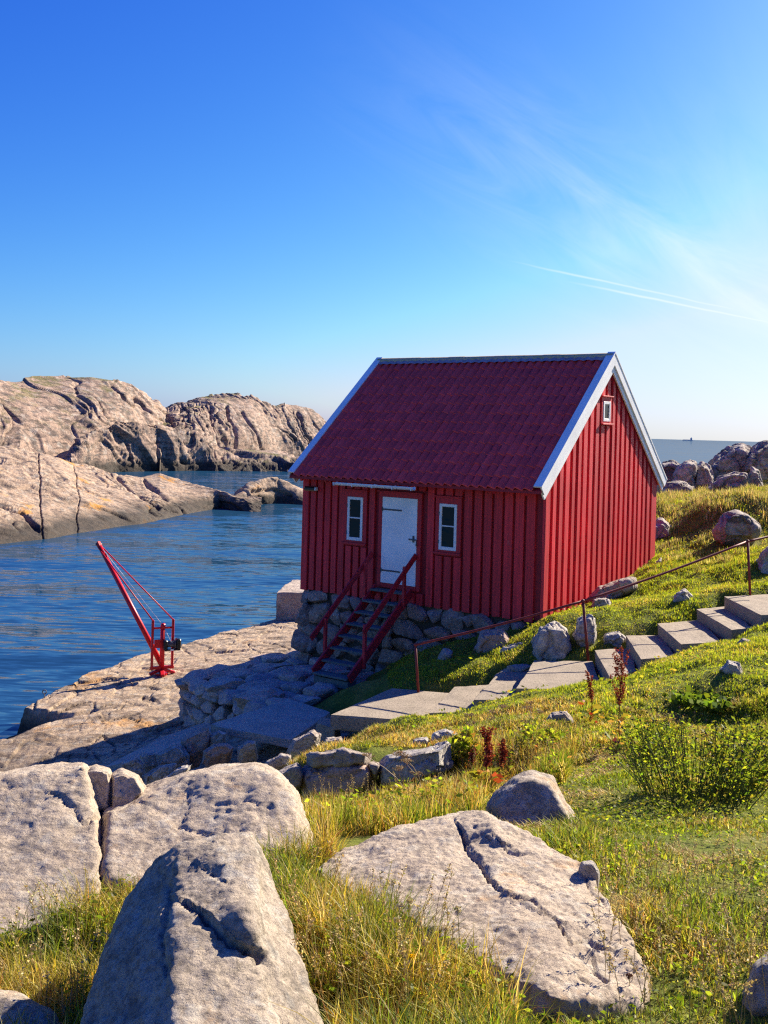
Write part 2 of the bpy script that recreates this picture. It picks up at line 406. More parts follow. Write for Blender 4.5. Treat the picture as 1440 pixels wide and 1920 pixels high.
# ------------------------------------------------------------------ the rocky shores across the inlet: heights over a fan of bearings
def shore(name, cols, nx, ny, mat, cell, rough, back=1.0, seed=0, grooves=(), shape=0.55):
    # cols: px, waterline py, crest py, crest distance
    cols = np.array(cols, float); px = np.linspace(cols[0, 0], cols[-1, 0], nx)
    wy = np.interp(px, cols[:, 0], cols[:, 1]); cy = np.interp(px, cols[:, 0], cols[:, 2]); cd = np.interp(px, cols[:, 0], cols[:, 3])
    k = np.ones(9) / 9
    cd = np.convolve(np.pad(cd, 4, 'edge'), k, 'valid')
    s = np.linspace(-0.12, 1.0 + back, ny)
    # each column: bearing from waterline point to crest point
    W = np.array([uz(a, b, SEA) for a, b in zip(px, wy)]); 
    K = np.array([ud(a, b, d) for a, b, d in zip(px, cy, cd)])
    S = s[None, :, None]; P = W[:, None, :] * (1 - S) + K[:, None, :] * S
    hc = (K[:, 2] - SEA)[:, None]
    sv = s[None, :]
    front = np.sign(sv) * np.abs(sv) ** shape
    prof = np.where(sv <= 1, front, np.cos(np.clip((sv - 1) / back, 0, 1) * math.pi / 2 * 1.25))
    Z = SEA + hc * prof
    P[:, :, 2] = Z
    P = P.reshape(-1, 3)
    nxx, nyy = ny, nx
    # surface normals of the smooth shape, then blocky slabs, joints and grain along them
    A = P.reshape(nx, ny, 3); dx = np.gradient(A, axis=0); dy = np.gradient(A, axis=1)
    N = np.cross(dx, dy).reshape(-1, 3); N /= np.linalg.norm(N, axis=1)[:, None] + 1e-9
    N[N[:, 2] < 0] *= -1
    sc_, n1, n2 = cell
    Wp = np.stack([fbm(P / (sc_ * 5) + seed, 3), fbm(P / (sc_ * 5) + seed + 30, 3), fbm(P / (sc_ * 5) + seed + 60, 3)], 1) * sc_ * 1.6
    Q = P + Wp; n1 = np.array(n1) / np.linalg.norm(n1); n2 = np.array(n2) / np.linalg.norm(n2)
    l1, g1 = bands(Q @ n1 / sc_ + seed * 13.1, .06); l2, g2 = bands(Q @ n2 / (sc_ * 3.1) + seed * 7.3, .025); l3, g3 = bands(Q @ n1 / (sc_ * .37) + seed * 3.7, .09)
    amp = rough * sstep(-0.05, 0.12, np.tile(s, nx)); msk = sstep(-.35, .35, fbm(P / (sc_ * 4) + seed + 5, 3))
    D = amp * (l1 * 1.15 + l2 * 1.5 + l3 * .75 * msk - 1.0 * g1 * msk - .5 * g2 - .70 * g3 * msk + 1.5 * fbm(P / (sc_ * 6) + seed, 3) + .34 * fbm(Q / (sc_ * .7) + seed, 5, .62) * (.4 + msk))
    ppx = to_px(P) + 4 * np.stack([fbm(P / (sc_ * 2.6), 4, .55), fbm(P / (sc_ * 2.6) + 9, 4, .55)], 1)
    for line, w, dep in grooves:
        dmin = np.full(len(P), 1e9)
        for a, b in zip(line[:-1], line[1:]):
            a, b = np.array(a, float), np.array(b, float); ab = b - a
            tt = np.clip(((ppx - a) @ ab) / (ab @ ab), 0, 1)
            dmin = np.minimum(dmin, np.linalg.norm(ppx - a - tt[:, None] * ab, axis=1))
        D -= dep * np.exp(-(dmin / w) ** 2)
    P = P + N * D[:, None]
    o = link(name, np_mesh(name, P, grid_faces(ny, nx), mat, True))
    return tag(o, kind='structure')
m_shore_near = granite('shore_granite_near', (0.45, 0.315, 0.21), (0.34, 0.235, 0.16), (0.12, 0.088, 0.07), 0.35, 0.25, ((0.6, 1.6, 4.5), (0.15, -0.42, 0.3), 1.0), (1.1, 0.9, 0.5), 0.3, (0.9, 0.35), speck=0.3)
m_shore_far = granite('shore_granite_far', (0.43, 0.295, 0.21), (0.30, 0.205, 0.15), (0.085, 0.062, 0.05), 0.16, 0.3, ((0.5, 1.0, 4.0), (0.15, -0.7, 0.3), 0.55), (1.8, 1.4, 0.3), 0.55, moss=0.85, speck=0.3)
shore('rocky_headland', [(-140, 905, 725, 150), (0, 890, 712, 165), (40, 890, 714, 170), (60, 888, 703, 175), (120, 885, 698, 180), (170, 884, 702, 182), (215, 882, 713, 186), (250, 880, 730, 190), (285, 878, 752, 195), (312, 876, 775, 200), (335, 874, 800, 205)], 420, 200, m_shore_far, (4.2, (.60, .2, .76), (.9, .4, -.25)), 0.75, 0.8, 1, shape=0.66)
shore('rocky_headland', [(300, 884, 778, 205), (312, 881, 772, 208), (330, 879, 758, 212), (370, 876, 744, 215), (420, 873, 738, 218), (470, 871, 739, 222), (495, 870, 752, 225), (515, 869, 764, 227), (530, 868, 762, 230), (570, 867, 768, 236), (600, 866, 781, 240), (640, 865, 812, 244), (680, 864, 850, 246)], 420, 200, m_shore_far, (3.6, (.80, .25, .45), (.55, .3, .8)), 0.80, 0.6, 2, grooves=[([(395, 770), (400, 800), (410, 840)], 2, .6), ([(425, 765), (432, 800), (440, 850)], 2.4, .8), ([(452, 775), (478, 830), (500, 860)], 2, .6), ([(320, 790), (335, 815), (350, 840)], 2.4, .7)], shape=0.42)
shore('rocky_headland', [(100, 873, 862, 150), (130, 876, 846, 150), (150, 878, 824, 152), (180, 880, 800, 156), (225, 881, 789, 160), (270, 880, 790, 164), (310, 879, 797, 168), (350, 878, 800, 172), (380, 877, 818, 175), (410, 874, 838, 178), (440, 872, 850, 182), (480, 870, 852, 186), (520, 868, 851, 190), (545, 866, 861, 192), (560, 865, 864, 192)], 330, 110, m_shore_far, (3.0, (.35, .25, .9), (.9, .3, .1)), 0.75, 0.6, 3, grooves=[([(300, 812), (298, 840), (300, 872)], 1.5, .5), ([(215, 800), (240, 830), (250, 870)], 1.8, .45)], shape=0.5)
shore('rocky_shore', [(-160, 1046, 838, 74), (-60, 1034, 842, 80), (0, 1021, 845, 84), (40, 1016, 849, 86), (90, 1011, 857, 88), (140, 1001, 872, 90), (180, 995, 882, 91), (225, 987, 890, 92), (262, 983, 894, 94), (300, 975, 890, 96), (330, 968, 899, 96), (360, 962, 910, 95), (400, 955, 921, 94), (440, 948, 931, 93), (470, 944, 935, 93), (490, 941, 939, 94)], 520, 220, m_shore_near, (1.9, (.42, .25, .86), (.9, .4, .1)), 0.26, 0.5, 4, grooves=[([(70, 850), (73, 900), (78, 960), (82, 1012)], 0.9, 0.28), ([(139, 875), (142, 920), (146, 998)], 0.8, 0.22), ([(222, 893), (255, 922), (298, 948)], 3.0, 0.45), ([(0, 948), (40, 962), (75, 990)], 3, .35), ([(270, 900), (330, 940), (345, 962)], 2, .3), ([(150, 905), (210, 930), (300, 965)], 1.5, .15)], shape=0.75)
shore('rocky_islet', [(436, 936, 934, 97), (450, 938, 924, 98), (470, 941, 910, 99), (500, 942, 897, 101), (520, 942, 896, 102), (545, 938, 903, 103), (570, 932, 912, 104), (610, 926, 918, 105), (650, 922, 921, 106)], 160, 70, m_shore_near, (1.6, (.4, .3, .86), (.9, .4, .1)), 0.2, 0.6, 5, grooves=[([(470, 925), (510, 920), (545, 930)], 3, 0.4)], shape=0.6)

# ------------------------------------------------------------------ the quay: a bare rock shelf at the water
QPTS = [(300, 1265, -.12), (150, 1300, -.20), (90, 1312, -.24), (230, 1250, -.15), (400, 1205, -.10), (500, 1175, -.05), (560, 1170, .05), (550, 1215, .25), (100, 1380, -.32), (60, 1425, -.44), (0, 1450, -.55), (-80, 1470, -.6),
        (200, 1395, -.28), (250, 1345, -.18), (345, 1345, -.10), (300, 1375, -.18), (300, 1408, .05), (390, 1360, .35), (200, 1432, -.2), (330, 1290, -.10), (150, 1450, -.3), (100, 1440, -.4)]
_q = [tuple(uz(a, b, z)) for a, b, z in QPTS] + [(-2.5, 14, .7), (-6, 12.5, 0), (-1, 17, 1.2), (-1, 21, 1.1), (-1, 27, .5), (-2, 34, .0), (1, 36, .5), (-10, 12, -.5), (2, 22, 1.0)]
q_surf = TPS(_q)
EDGE = [tuple(uz(a, b, -.2))[:2] for a, b in ((44, 1319), (85, 1303), (160, 1268), (230, 1240), (330, 1213), (400, 1195), (470, 1176), (525, 1161))] + [(0.5, 37.0), (6, 43)]
LOWE = [tuple(uz(a, b, SEA))[:2] for a, b in ((-400, 1520), (-60, 1412), (0, 1388), (60, 1372), (130, 1352), (165, 1338), (200, 1322))]
STEP = [tuple(uz(a, b, -.2))[:2] for a, b in ((30, 1312), (60, 1324), (100, 1329), (140, 1331), (175, 1326))]
def side_dist(x, y, line, ext=30):       # signed distance to a polyline, positive on its right-hand (inland) side
    p = np.stack([np.ravel(x), np.ravel(y)], 1); best = np.full(len(p), 1e9); sg = np.zeros(len(p))
    for a, b in zip(line[:-1], line[1:]):
        a, b = np.array(a), np.array(b); ab = b - a
        t = np.clip(((p - a) @ ab) / (ab @ ab), 0, 1); d = p - a - t[:, None] * ab; L = np.linalg.norm(d, axis=1)
        cr = ab[0] * (p[:, 1] - a[1]) - ab[1] * (p[:, 0] - a[0])
        m = L < best - 1e-9; best = np.where(m, L, best); sg = np.where(m, np.where(cr > 0, -1, 1), sg)
    return (best * sg).reshape(np.shape(x))
def quay_z(x, y, detail=True):
    x = np.asarray(x, float); y = np.asarray(y, float)
    z = q_surf(x, y)
    P = np.stack([np.ravel(x), np.ravel(y), np.zeros(x.size)], 1)
    wob = 0.18 * fbm(P * 0.9, 4).reshape(x.shape)
    de = side_dist(x, y, EDGE) + wob; dl = side_dist(x, y, LOWE) + wob
    up = z * 1.0
    up = np.where(de > 0, up, up + np.clip(de * 3.0, -1.6, 0))
    lowz = SEA + np.clip(dl * 0.42, -1.2, 9)
    low = np.minimum(z, lowz)
    ds = side_dist(x, y, STEP)
    # seaward of the step lies the higher ledge, landward-near the lower shelf that runs into the water
    near = (dl > -3) & (side_dist(x, y, STEP + [(-3.5, 19.0)]) > 0)
    xs_, ys_ = STEP[0]; nearmask = sstep(0, 0.06, side_dist(x, y, [(xs_ - 14, ys_ - 1.2)] + STEP + [(STEP[-1][0] + 1.6, STEP[-1][1] - 0.2)]))
    fade = sstep(-3.4, -4.6, x)
    zz_ = up * (1 - nearmask * fade) + np.minimum(low, up + 0.0 * up) * nearmask * fade
    zz_ = np.where(nearmask * fade > 0.5, np.minimum(z, lowz), zz_) if False else zz_
    if detail:
        q = np.stack([np.ravel(x) * 0.75, np.ravel(y) * 0.42, np.zeros(x.size)], 1)
        rot = np.array([[math.cos(.5), math.sin(.5), 0], [-math.sin(.5), math.cos(.5), 0], [0, 0, 1]]); q = q @ rot
        q = q * np.array([1.3, 2.0, 1]); q = q + 0.4 * np.stack([perlin(q * 0.8), perlin(q * .8 + 30), 0 * q[:, 0]], 1); q[:, 2] = 0.5
        f1, e, r = voronoi(q, True); f2_, e2, r2 = voronoi(q * np.array([2.4, 2.4, 1]) + np.array([5, 9, 0]), True)
        g = 0.050 * (r[:, 0] - .5) + 0.05 * (r[:, 1] - .5) * f1 + 0.030 * (r2[:, 0] - .5) - 0.10 * np.exp(-(e / .022) ** 2) * (r[:, 2] > .55) - 0.06 * np.exp(-(e2 / .025) ** 2) * (r2[:, 2] > .6)
        g += 0.03 * fbm(P * 0.5, 3) + 0.014 * fbm(P * np.array([5, 3, 1]), 4, .6)
        zz_ = zz_ + g.reshape(x.shape)
    return zz_
def make_quay():
    nx, ny = 520, 700
    xs = np.linspace(-14, 2.5, nx); ys = 10.5 + (44 - 10.5) * np.linspace(0, 1, ny) ** 1.25
    X, Y = np.meshgrid(xs, ys); Z = quay_z(X, Y)
    m = granite('quay_rock', (0.50, 0.365, 0.235), (0.40, 0.29, 0.195), (0.15, 0.105, 0.07), 0.8, 0.25, ((1.2, 2.6, 2), (0, 0, 0.5), 0.9), (0.62, 0.35, 1.2), 0.25, (0.55, 0.5), speck=0.4)
    o = link('quay', np_mesh('quay', np.stack([X.ravel(), Y.ravel(), Z.ravel()], 1), grid_faces(nx, ny), m, True))
    tag(o, kind='structure')
make_quay()

# ------------------------------------------------------------------ the ground: the slope the photograph was taken from
HX, HY, HZ, YAW, HL, HW = -1.789, 23.618, 3.1415, -0.6266, 6.118, 5.695
hc_, hs_ = math.cos(YAW), math.sin(YAW)
def hpt(u, v, z=0.0): return Vector((HX + u * hc_ - v * hs_, HY + u * hs_ + v * hc_, HZ + z))
GP = [ud(*p) for p in ((100, 1800, 4.1), (100, 1900, 3.6), (0, 1780, 4.2), (500, 1690, 4.3), (650, 1850, 3.4), (800, 1950, 3.0), (980, 1903, 3.20), (1180, 1872, 3.42), (1440, 1910, 3.15), (1300, 1700, 4.2), (1440, 1720, 4.0), (1300, 1550, 6.1), (1120, 1560, 5.6),
      (1300, 1400, 11.0), (1440, 1500, 6.8), (1300, 1345, 12.5), (1420, 1335, 12.3), (1300, 1290, 13.1), (1430, 1245, 13.6), (1150, 1330, 12.6), (1150, 1450, 8.6), (1000, 1395, 11.2), (1000, 1470, 7.9), (900, 1500, 7.6),
      (900, 1375, 12.6), (800, 1385, 12.0), (700, 1392, 12.2), (620, 1405, 12.0), (700, 1372, 15.0), (850, 1345, 15.0), (1000, 1305, 15.0), (1150, 1275, 15.0), (1250, 1250, 15.0), (1350, 1225, 15.2), (1440, 1195, 15.6),
      (760, 1550, 9.9), (640, 1565, 9.7), (560, 1570, 9.0), (700, 1540, 10.5), (610, 1545, 10.5), (790, 1510, 10.6), (700, 1412, 11.5), (800, 1400, 11.4), (600, 1425, 11.5), (700, 1275, 20.0), (640, 1300, 19.0), (760, 1290, 18.3), (850, 1275, 18.0), (950, 1245, 18.0), (830, 1222, 20.0), (900, 1215, 19.6), (960, 1195, 19.7), (1018, 1168, 19.5),
      (1060, 1225, 18.0), (1150, 1212, 17.9), (1205, 1189, 18.15), (1270, 1166, 18.4), (1335, 1139, 18.8), (1400, 1115, 19.1), (1300, 1100, 20.5), (1200, 1130, 19.8), (1150, 1162, 19.0), (1400, 1060, 21.5), (1100, 1138, 20.6), (1160, 1098, 22.6), (1228, 1052, 24.4), (1300, 1050, 23.0), (1440, 1075, 21.0), (1400, 1010, 25.0), (1300, 985, 27.0),
      (1300, 940, 30.5), (1240, 935, 31), (1440, 930, 29), (1350, 920, 33), (1440, 1010, 25))]
GP = [tuple(p) for p in GP] + [(-1.5, 1.2, 4.9), (0.5, 1.0, 5.0), (2.5, 1.2, 5.1), (4, 3, 4.9), (6, 6, 4.3), (8, 10, 3.9), (10, 14, 4.1), (12, 20, 4.6), (14, 30, 5.0), (8.5, 27, 4.6), (13, 38, 3.5), (12, 46, 0.5), (6, 42, 0.0), (22, 30, 4), (22, 12, 4.6), (20, 4, 5), (22, 48, -2), (3, 50, -3), (0, 30, -.2),
      (-2.6, 5.2, 3.9), (-3.5, 3.5, 4.0), (-5, 5, 3.2), (-2.4, 8, 2.7), (-5, 9, 1.4), (-3, 11.5, .9), (-2.5, 14, .55), (-3, 17, -.3), (-6, 14, -.8), (-8, 8, .4), (-3, 21, -.5), (-2, 25, -.6), (-1.1, 16.5, .95), (-1.6, 17.5, .8), (-.7, 18.3, 1.15), (-.9, 13.5, 1.75), (-.5, 20.6, 1.3), (.6, 24, 1.2), (2.5, 25, 2.2), (5, 27, 3.6), (-.3, 22.5, .9)]
SLABS = [([(393, 1358), (542, 1310), (620, 1335), (545, 1388)], 1.45, .13, 1),
         ([(592, 1355), (602, 1344), (640, 1350), (628, 1366)], 1.66, .30, 0),
         ([(619, 1340), (735, 1290), (865, 1301), (812, 1351), (790, 1352)], 1.93, .24, 0),
         ([(803, 1337), (852, 1288), (930, 1282), (890, 1335)], 2.10, .26, 0),
         ([(888, 1312), (936, 1260), (990, 1258), (958, 1313)], 2.33, .30, 0),
         ([(967, 1291), (1002, 1238), (1112, 1239), (1130, 1292)], 2.58, .30, 0),
         ([(1115, 1219), (1182, 1214), (1192, 1258), (1145, 1273)], 2.76, .40, 0),
         ([(1173, 1191), (1240, 1190), (1268, 1231), (1202, 1236)], 2.95, .40, 0),
         ([(1232, 1169), (1315, 1161), (1352, 1204), (1277, 1208)], 3.14, .42, 0),
         ([(1306, 1142), (1368, 1136), (1410, 1177), (1372, 1181)], 3.33, .42, 0),
         ([(1357, 1118), (1460, 1113), (1500, 1150), (1427, 1153)], 3.55, .45, 0)]
def slab_ring(pts, z): return [uz(a_, b_, z) for a_, b_ in pts]
def poly_margin(x, y, poly):             # signed distance to a ring, negative inside
    p = np.stack([np.ravel(x), np.ravel(y)], 1); d = np.full(len(p), 1e9)
    for i in range(len(poly)):
        a, b = np.array(poly[i][:2]), np.array(poly[(i + 1) % len(poly)][:2]); ab = b - a
        t = np.clip(((p - a) @ ab) / (ab @ ab), 0, 1); d = np.minimum(d, np.linalg.norm(p - a - t[:, None] * ab, axis=1))
    return np.where(in_poly(p, [q[:2] for q in poly]), -d, d).reshape(np.shape(x))
g_surf = TPS(GP, 0.01)
def ground_z(x, y, detail=True):
    x = np.asarray(x, float); y = np.asarray(y, float); z = g_surf(x, y)
    z = z - .42 * np.exp(-((y - 9.75) / .75) ** 2) * sstep(-1.5, -1.0, x) * sstep(1.35, .8, x)
    if detail:
        P = np.stack([np.ravel(x), np.ravel(y), np.zeros(x.size)], 1)
        d = np.clip(np.ravel(y) / 12.0, 0.3, 1.2)
        z = z + (d * (0.10 * fbm(P * 0.7, 4) + 0.03 * fbm(P * 3.1, 3))).reshape(x.shape)
    return z
_gz = ground_z
def ground_z(x, y, detail=True):         # the slope, dug away under the path's slabs
    x = np.asarray(x, float); y = np.asarray(y, float); z = _gz(x, y, detail)
    for pts, zs_, th, mt in SLABS:
        d = poly_margin(x, y, slab_ring(pts, zs_)); lim = zs_ - .13 + np.clip(d - .10, 0, 9) * 1.1
        z = np.minimum(z, lim)
    return z
GX, GY, GS = np.arange(-10, 16, .06), np.arange(.3, 56, .06), .06
def cache_field(fn):                     # heights on a fine grid, read back bilinearly
    X, Y = np.meshgrid(GX, GY); Z = fn(X, Y)
    def look(x, y, *a):
        x = np.asarray(x, float); y = np.asarray(y, float); fx = np.clip((x - GX[0]) / GS, 0, len(GX) - 1.001); fy = np.clip((y - GY[0]) / GS, 0, len(GY) - 1.001)
        i, j = fx.astype(int), fy.astype(int); u, v = fx - i, fy - j
        return Z[j, i] * (1 - u) * (1 - v) + Z[j, i + 1] * u * (1 - v) + Z[j + 1, i] * (1 - u) * v + Z[j + 1, i + 1] * u * v
    return look
ground_at = cache_field(ground_z)
def make_ground():
    nx, ny = 420, 520
    xs = np.concatenate([np.linspace(-9, 8, 340), np.linspace(8.08, 34, 80)]); ys = 0.3 + 54 * np.linspace(0, 1, ny) ** 1.7
    X, Y = np.meshgrid(xs, ys); Z = np.where((X < 15.8) & (X > -9.9), ground_at(X, Y), g_surf(X, Y))
    t = NT('ground_soil'); p = t.pos()
    col = t.ramp(t.noise(p, 2.2, 6, 0.65), [(0.3, (0.09, 0.115, 0.018)), (0.5, (0.16, 0.185, 0.026)), (0.65, (0.24, 0.21, 0.045)), (0.8, (0.32, 0.24, 0.09))])
    col = t.mix(t.ramp(t.noise(p, 26, 4, 0.7), [(0.38, 0.6), (0.55, 0.0)]), col, (0.05, 0.055, 0.014))
    m = t.done(col, 0.95, t.bump(t.noise(p, 22, 5, 0.7), 0.9, 0.05), 0.1)
    o = link('ground', np_mesh('ground', np.stack([X.ravel(), Y.ravel(), Z.ravel()], 1), grid_faces(len(xs), ny), m, True))
    tag(o, kind='structure')
make_ground()
# ------------------------------------------------------------------ materials of built things
def painted(name, col, var=0.25, wear=0.0, grain=(30, 30, 1.2), rough=0.6, wearcol=(0.35, 0.30, 0.27), rnd=0.25):
    t = NT(name); p = t.pos(grain, obj=False)
    n1 = t.noise(p, 1.0, 5, 0.65); p2 = t.pos()
    dark = tuple(c * (1 - var) for c in col); lite = tuple(min(1, c * (1 + var)) for c in col)
    c = t.ramp(n1, [(0.3, dark), (0.5, col), (0.72, lite)])
    c = t.mix(rnd, c, t.ramp(t.rnd(), [(0.0, 0.45), (1.0, 1.3)]), 'MULTIPLY')
    c = t.mix(t.math('MULTIPLY', t.ramp(t.noise(p2, 1.3, 5, 0.6), [(0.35, 1.0), (0.6, 0.0)]), 0.35), c, tuple(q * 0.6 for q in col))
    if wear:
        w = t.noise(t.pos((14, 14, 3.0)), 1.0, 7, 0.75)
        c = t.mix(t.math('MULTIPLY', t.ramp(w, [(0.66, 0.0), (0.70, 1.0)]), wear), c, wearcol)
    return t.done(c, rough, t.bump(n1, 0.35, 0.004), 0.35)
m_red = painted('red_board_paint', (0.70, 0.033, 0.044), 0.45, 0.6, rnd=.4)
m_under = painted('red_underboard_shade', (0.30, 0.013, 0.022), 0.2, 0.1)  # darker than the boards: shade of the gaps put into the colour
m_trim = painted('red_trim_paint', (0.58, 0.027, 0.038), 0.2, 0.2)
m_white = painted('white_paint', (0.86, 0.86, 0.84), 0.05, 0.15, rough=0.5, wearcol=(0.45, 0.42, 0.38), rnd=0.08)
m_door = painted('white_door_paint', (0.90, 0.90, 0.90), 0.03, 0.05, rough=0.45, rnd=0.0)
m_steel = painted('dark_iron', (0.09, 0.09, 0.10), 0.3, 0.3, (20, 20, 20), 0.55, (0.22, 0.13, 0.08))
m_black = painted('black_plastic', (0.012, 0.012, 0.014), 0.2, 0.0, (9, 9, 9), 0.35)
m_tread = painted('weathered_tread', (0.125, 0.150, 0.140), 0.45, 0.5, (3, 40, 40), 0.85, (0.30, 0.30, 0.28))
m_stair = painted('red_stair_paint', (0.56, 0.03, 0.04), 0.25, 0.6, (6, 6, 6), 0.6)
m_rail = painted('rusty_red_pipe', (0.22, 0.028, 0.022), 0.35, 0.5, (8, 8, 8), 0.6, (0.11, 0.05, 0.03))
m_crane = painted('red_crane_paint', (0.62, 0.012, 0.020), 0.12, 0.15, (5, 5, 5), 0.38, (0.20, 0.05, 0.03))
def roof_mat():
    t = NT('roof_tile_paint'); p = t.pos()
    c = t.ramp(t.noise(p, 3.0, 6, 0.65), [(0.3, (0.66, 0.055, 0.05)), (0.55, (0.86, 0.072, 0.06)), (0.8, (0.92, 0.10, 0.085))])
    c = t.mix(0.35, c, t.ramp(t.rnd(), [(0, 0.65), (1, 1.3)]), 'MULTIPLY')
    c = t.mix(t.math('MULTIPLY', t.ramp(t.noise(p, 45, 4, 0.75), [(0.66, 0.0), (0.72, 1.0)]), 0.5), c, (0.42, 0.22, 0.27))
    return t.done(c, 0.55, t.bump(t.noise(p, 30, 4), 0.25, 0.006), 0.4)
m_roof = roof_mat()
def glass_mat(name, col):
    t = NT(name); return t.done(col, 0.03, t.bump(t.noise(t.pos(), 2.2, 2), .25, .05), 0.3)
m_glass = glass_mat('window_glass', (0.004, 0.006, 0.010))
def ridge_mat():
    t = NT('mossy_ridge'); p = t.pos()
    c = t.ramp(t.noise(p, 9, 6, 0.7), [(0.3, (0.30, 0.22, 0.14)), (0.5, (0.55, 0.43, 0.28)), (0.65, (0.34, 0.32, 0.12)), (0.8, (0.60, 0.50, 0.38))])
    return t.done(c, 0.9, t.bump(t.noise(p, 40, 4), 0.6, 0.01), 0.2)
m_ridge = ridge_mat()
def lead_mat():
    t = NT('lead_flashing'); p = t.pos()
    c = t.ramp(t.noise(p, 12, 5, 0.7), [(0.3, (0.24, 0.16, 0.18)), (0.6, (0.42, 0.31, 0.32)), (0.75, (0.58, 0.48, 0.47))])
    return t.done(c, 0.6, None, 0.4)
m_lead = lead_mat()
def concrete(name, col):
    t = NT(name); p = t.pos()
    c = t.ramp(t.noise(p, 2.5, 6, 0.65), [(0.3, tuple(q * 0.72 for q in col)), (0.55, col), (0.75, tuple(q * 1.15 for q in col))])
    s_ = t.noise(p, 38, 5, 0.8)
    c = t.mix(t.ramp(s_, [(0.38, 0.9), (0.49, 0.0)]), c, tuple(q * 0.35 for q in col))
    c = t.mix(t.ramp(s_, [(0.56, 0.0), (0.66, 0.6)]), c, tuple(min(1, q * 1.6) for q in col))
    c = t.mix(t.math('MULTIPLY', t.ramp(t.noise(p, 5, 6, 0.7), [(0.58, 0.0), (0.66, 1.0)]), 0.4), c, (0.10, 0.10, 0.06))
    return t.done(c, 0.9, t.bump(t.noise(p, 55, 5, 0.7), 0.7, 0.012), 0.2)
m_conc = concrete('weathered_concrete', (0.34, 0.28, 0.205))
m_conc_d = concrete('shade_lift_concrete', (0.46, 0.40, 0.32))  # for slabs in shade: fill light put into a paler, warmer colour
m_fstone = granite('foundation_stone', (0.44, 0.33, 0.27), (0.31, 0.235, 0.20), (0.09, 0.07, 0.065), 1.3, 0.4, None, False, 0.45, rand=0.9)
m_tstone = granite('terrace_stone', (0.60, 0.48, 0.38), (0.46, 0.36, 0.29), (0.15, 0.115, 0.095), 1.1, 0.25, None, False, 0.3, rand=0.6)
m_joint = concrete('dark_joint_fill', (0.07, 0.06, 0.05))
m_rubble = granite('rubble_stone', (0.44, 0.37, 0.31), (0.34, 0.28, 0.24), (0.12, 0.10, 0.09), 1.2, 0.35, None, False, 0.3, rand=0.4)

# ------------------------------------------------------------------ a pool of hewn stone shapes, shared between stones
def stone_mesh(name, seed, box=0.5, cuts=9, sub=3, mat=None, rough=0.05):
    rs = np.random.RandomState(seed)
    bm = bmesh.new(); bmesh.ops.create_icosphere(bm, subdivisions=sub, radius=1.0)
    V = np.array([v.co[:] for v in bm.verts]); Fc = np.array([[v.index for v in f.verts] for f in bm.faces]); bm.free()
    e = 2.0 + 5.0 * box                                   # superellipsoid: towards a block
    V = V / (np.sum(np.abs(V) ** e, axis=1) ** (1 / e))[:, None]
    for i in range(cuts):
        n = rs.normal(size=3); n /= np.linalg.norm(n); d = rs.uniform(0.62, 0.95)
        s = V @ n; V = V - np.where(s > d, (s - d) * 0.92, 0)[:, None] * n
    V += rough * fbm(V * 2.1 + seed * 3.3, 3)[:, None] * V
    V /= np.abs(V).max(axis=0)
    return np_mesh(name, V, Fc, mat, False)
POOL = {}
def pool(mat, kind='block'):
    k = (mat.name, kind)
    if k not in POOL:
        box, cuts, rough = {'block': (1.1, 10, 0.05), 'flat': (1.6, 7, 0.03), 'round': (0.15, 12, 0.08), 'shard': (0.9, 14, 0.04)}[kind]
        POOL[k] = [stone_mesh('stone', 100 + i + 31 * len(POOL), box, cuts, 3, mat, rough) for i in range(7)]
    return POOL[k]
def stone(name, c, size, mat, kind='block', rot=(0, 0, 0), parent=None, rng=random, M=None):
    o = link(name, rng.choice(pool(mat, kind)), parent)
    R = Matrix.Rotation(rot[2], 4, 'Z') @ Matrix.Rotation(rot[1], 4, 'Y') @ Matrix.Rotation(rot[0], 4, 'X')
    if M is not None: R = M @ R
    o.matrix_local = Matrix.Translation(c) @ R @ Matrix.Diagonal((size[0] / 2, size[1] / 2, size[2] / 2, 1))
    return o

# ------------------------------------------------------------------ the red boathouse
rng = random.Random(5)
house = empty('boathouse', hpt(0, 0, 0), YAW)
tag(house, 'red board-clad boathouse with white gable boards on a stone foundation', 'boathouse')
ZB = -0.383
RM = (5.106 - 2.283) / (HW / 2 + 0.431); RT = math.atan(RM)
OE, OG = 0.431, 0.126
def zroof(v, off=0.0): return 2.283 - off + RM * (min(v, HW - v) + OE)
# under-boards (the closed shell)
def shell():
    b = MB()
    prof = [(0.0, ZB + .03), (0.0, zroof(0, .20)), (HW / 2, zroof(HW / 2, .20)), (HW, zroof(0, .20)), (HW, ZB + .03)]
    b.poly([(0.03, v if 0 < v < HW else (0.03 if v == 0 else HW - .03), z) for v, z in prof], (HL - 0.06, 0, 0))
    return b.build('wall', m_under, house)
shell()
WIN = [(1.3014, 1.7247, 0.837, 1.795), (3.7162, 4.142, 0.837, 1.795)]
DOOR = (2.2505, 3.1634, 0.0, 1.85)
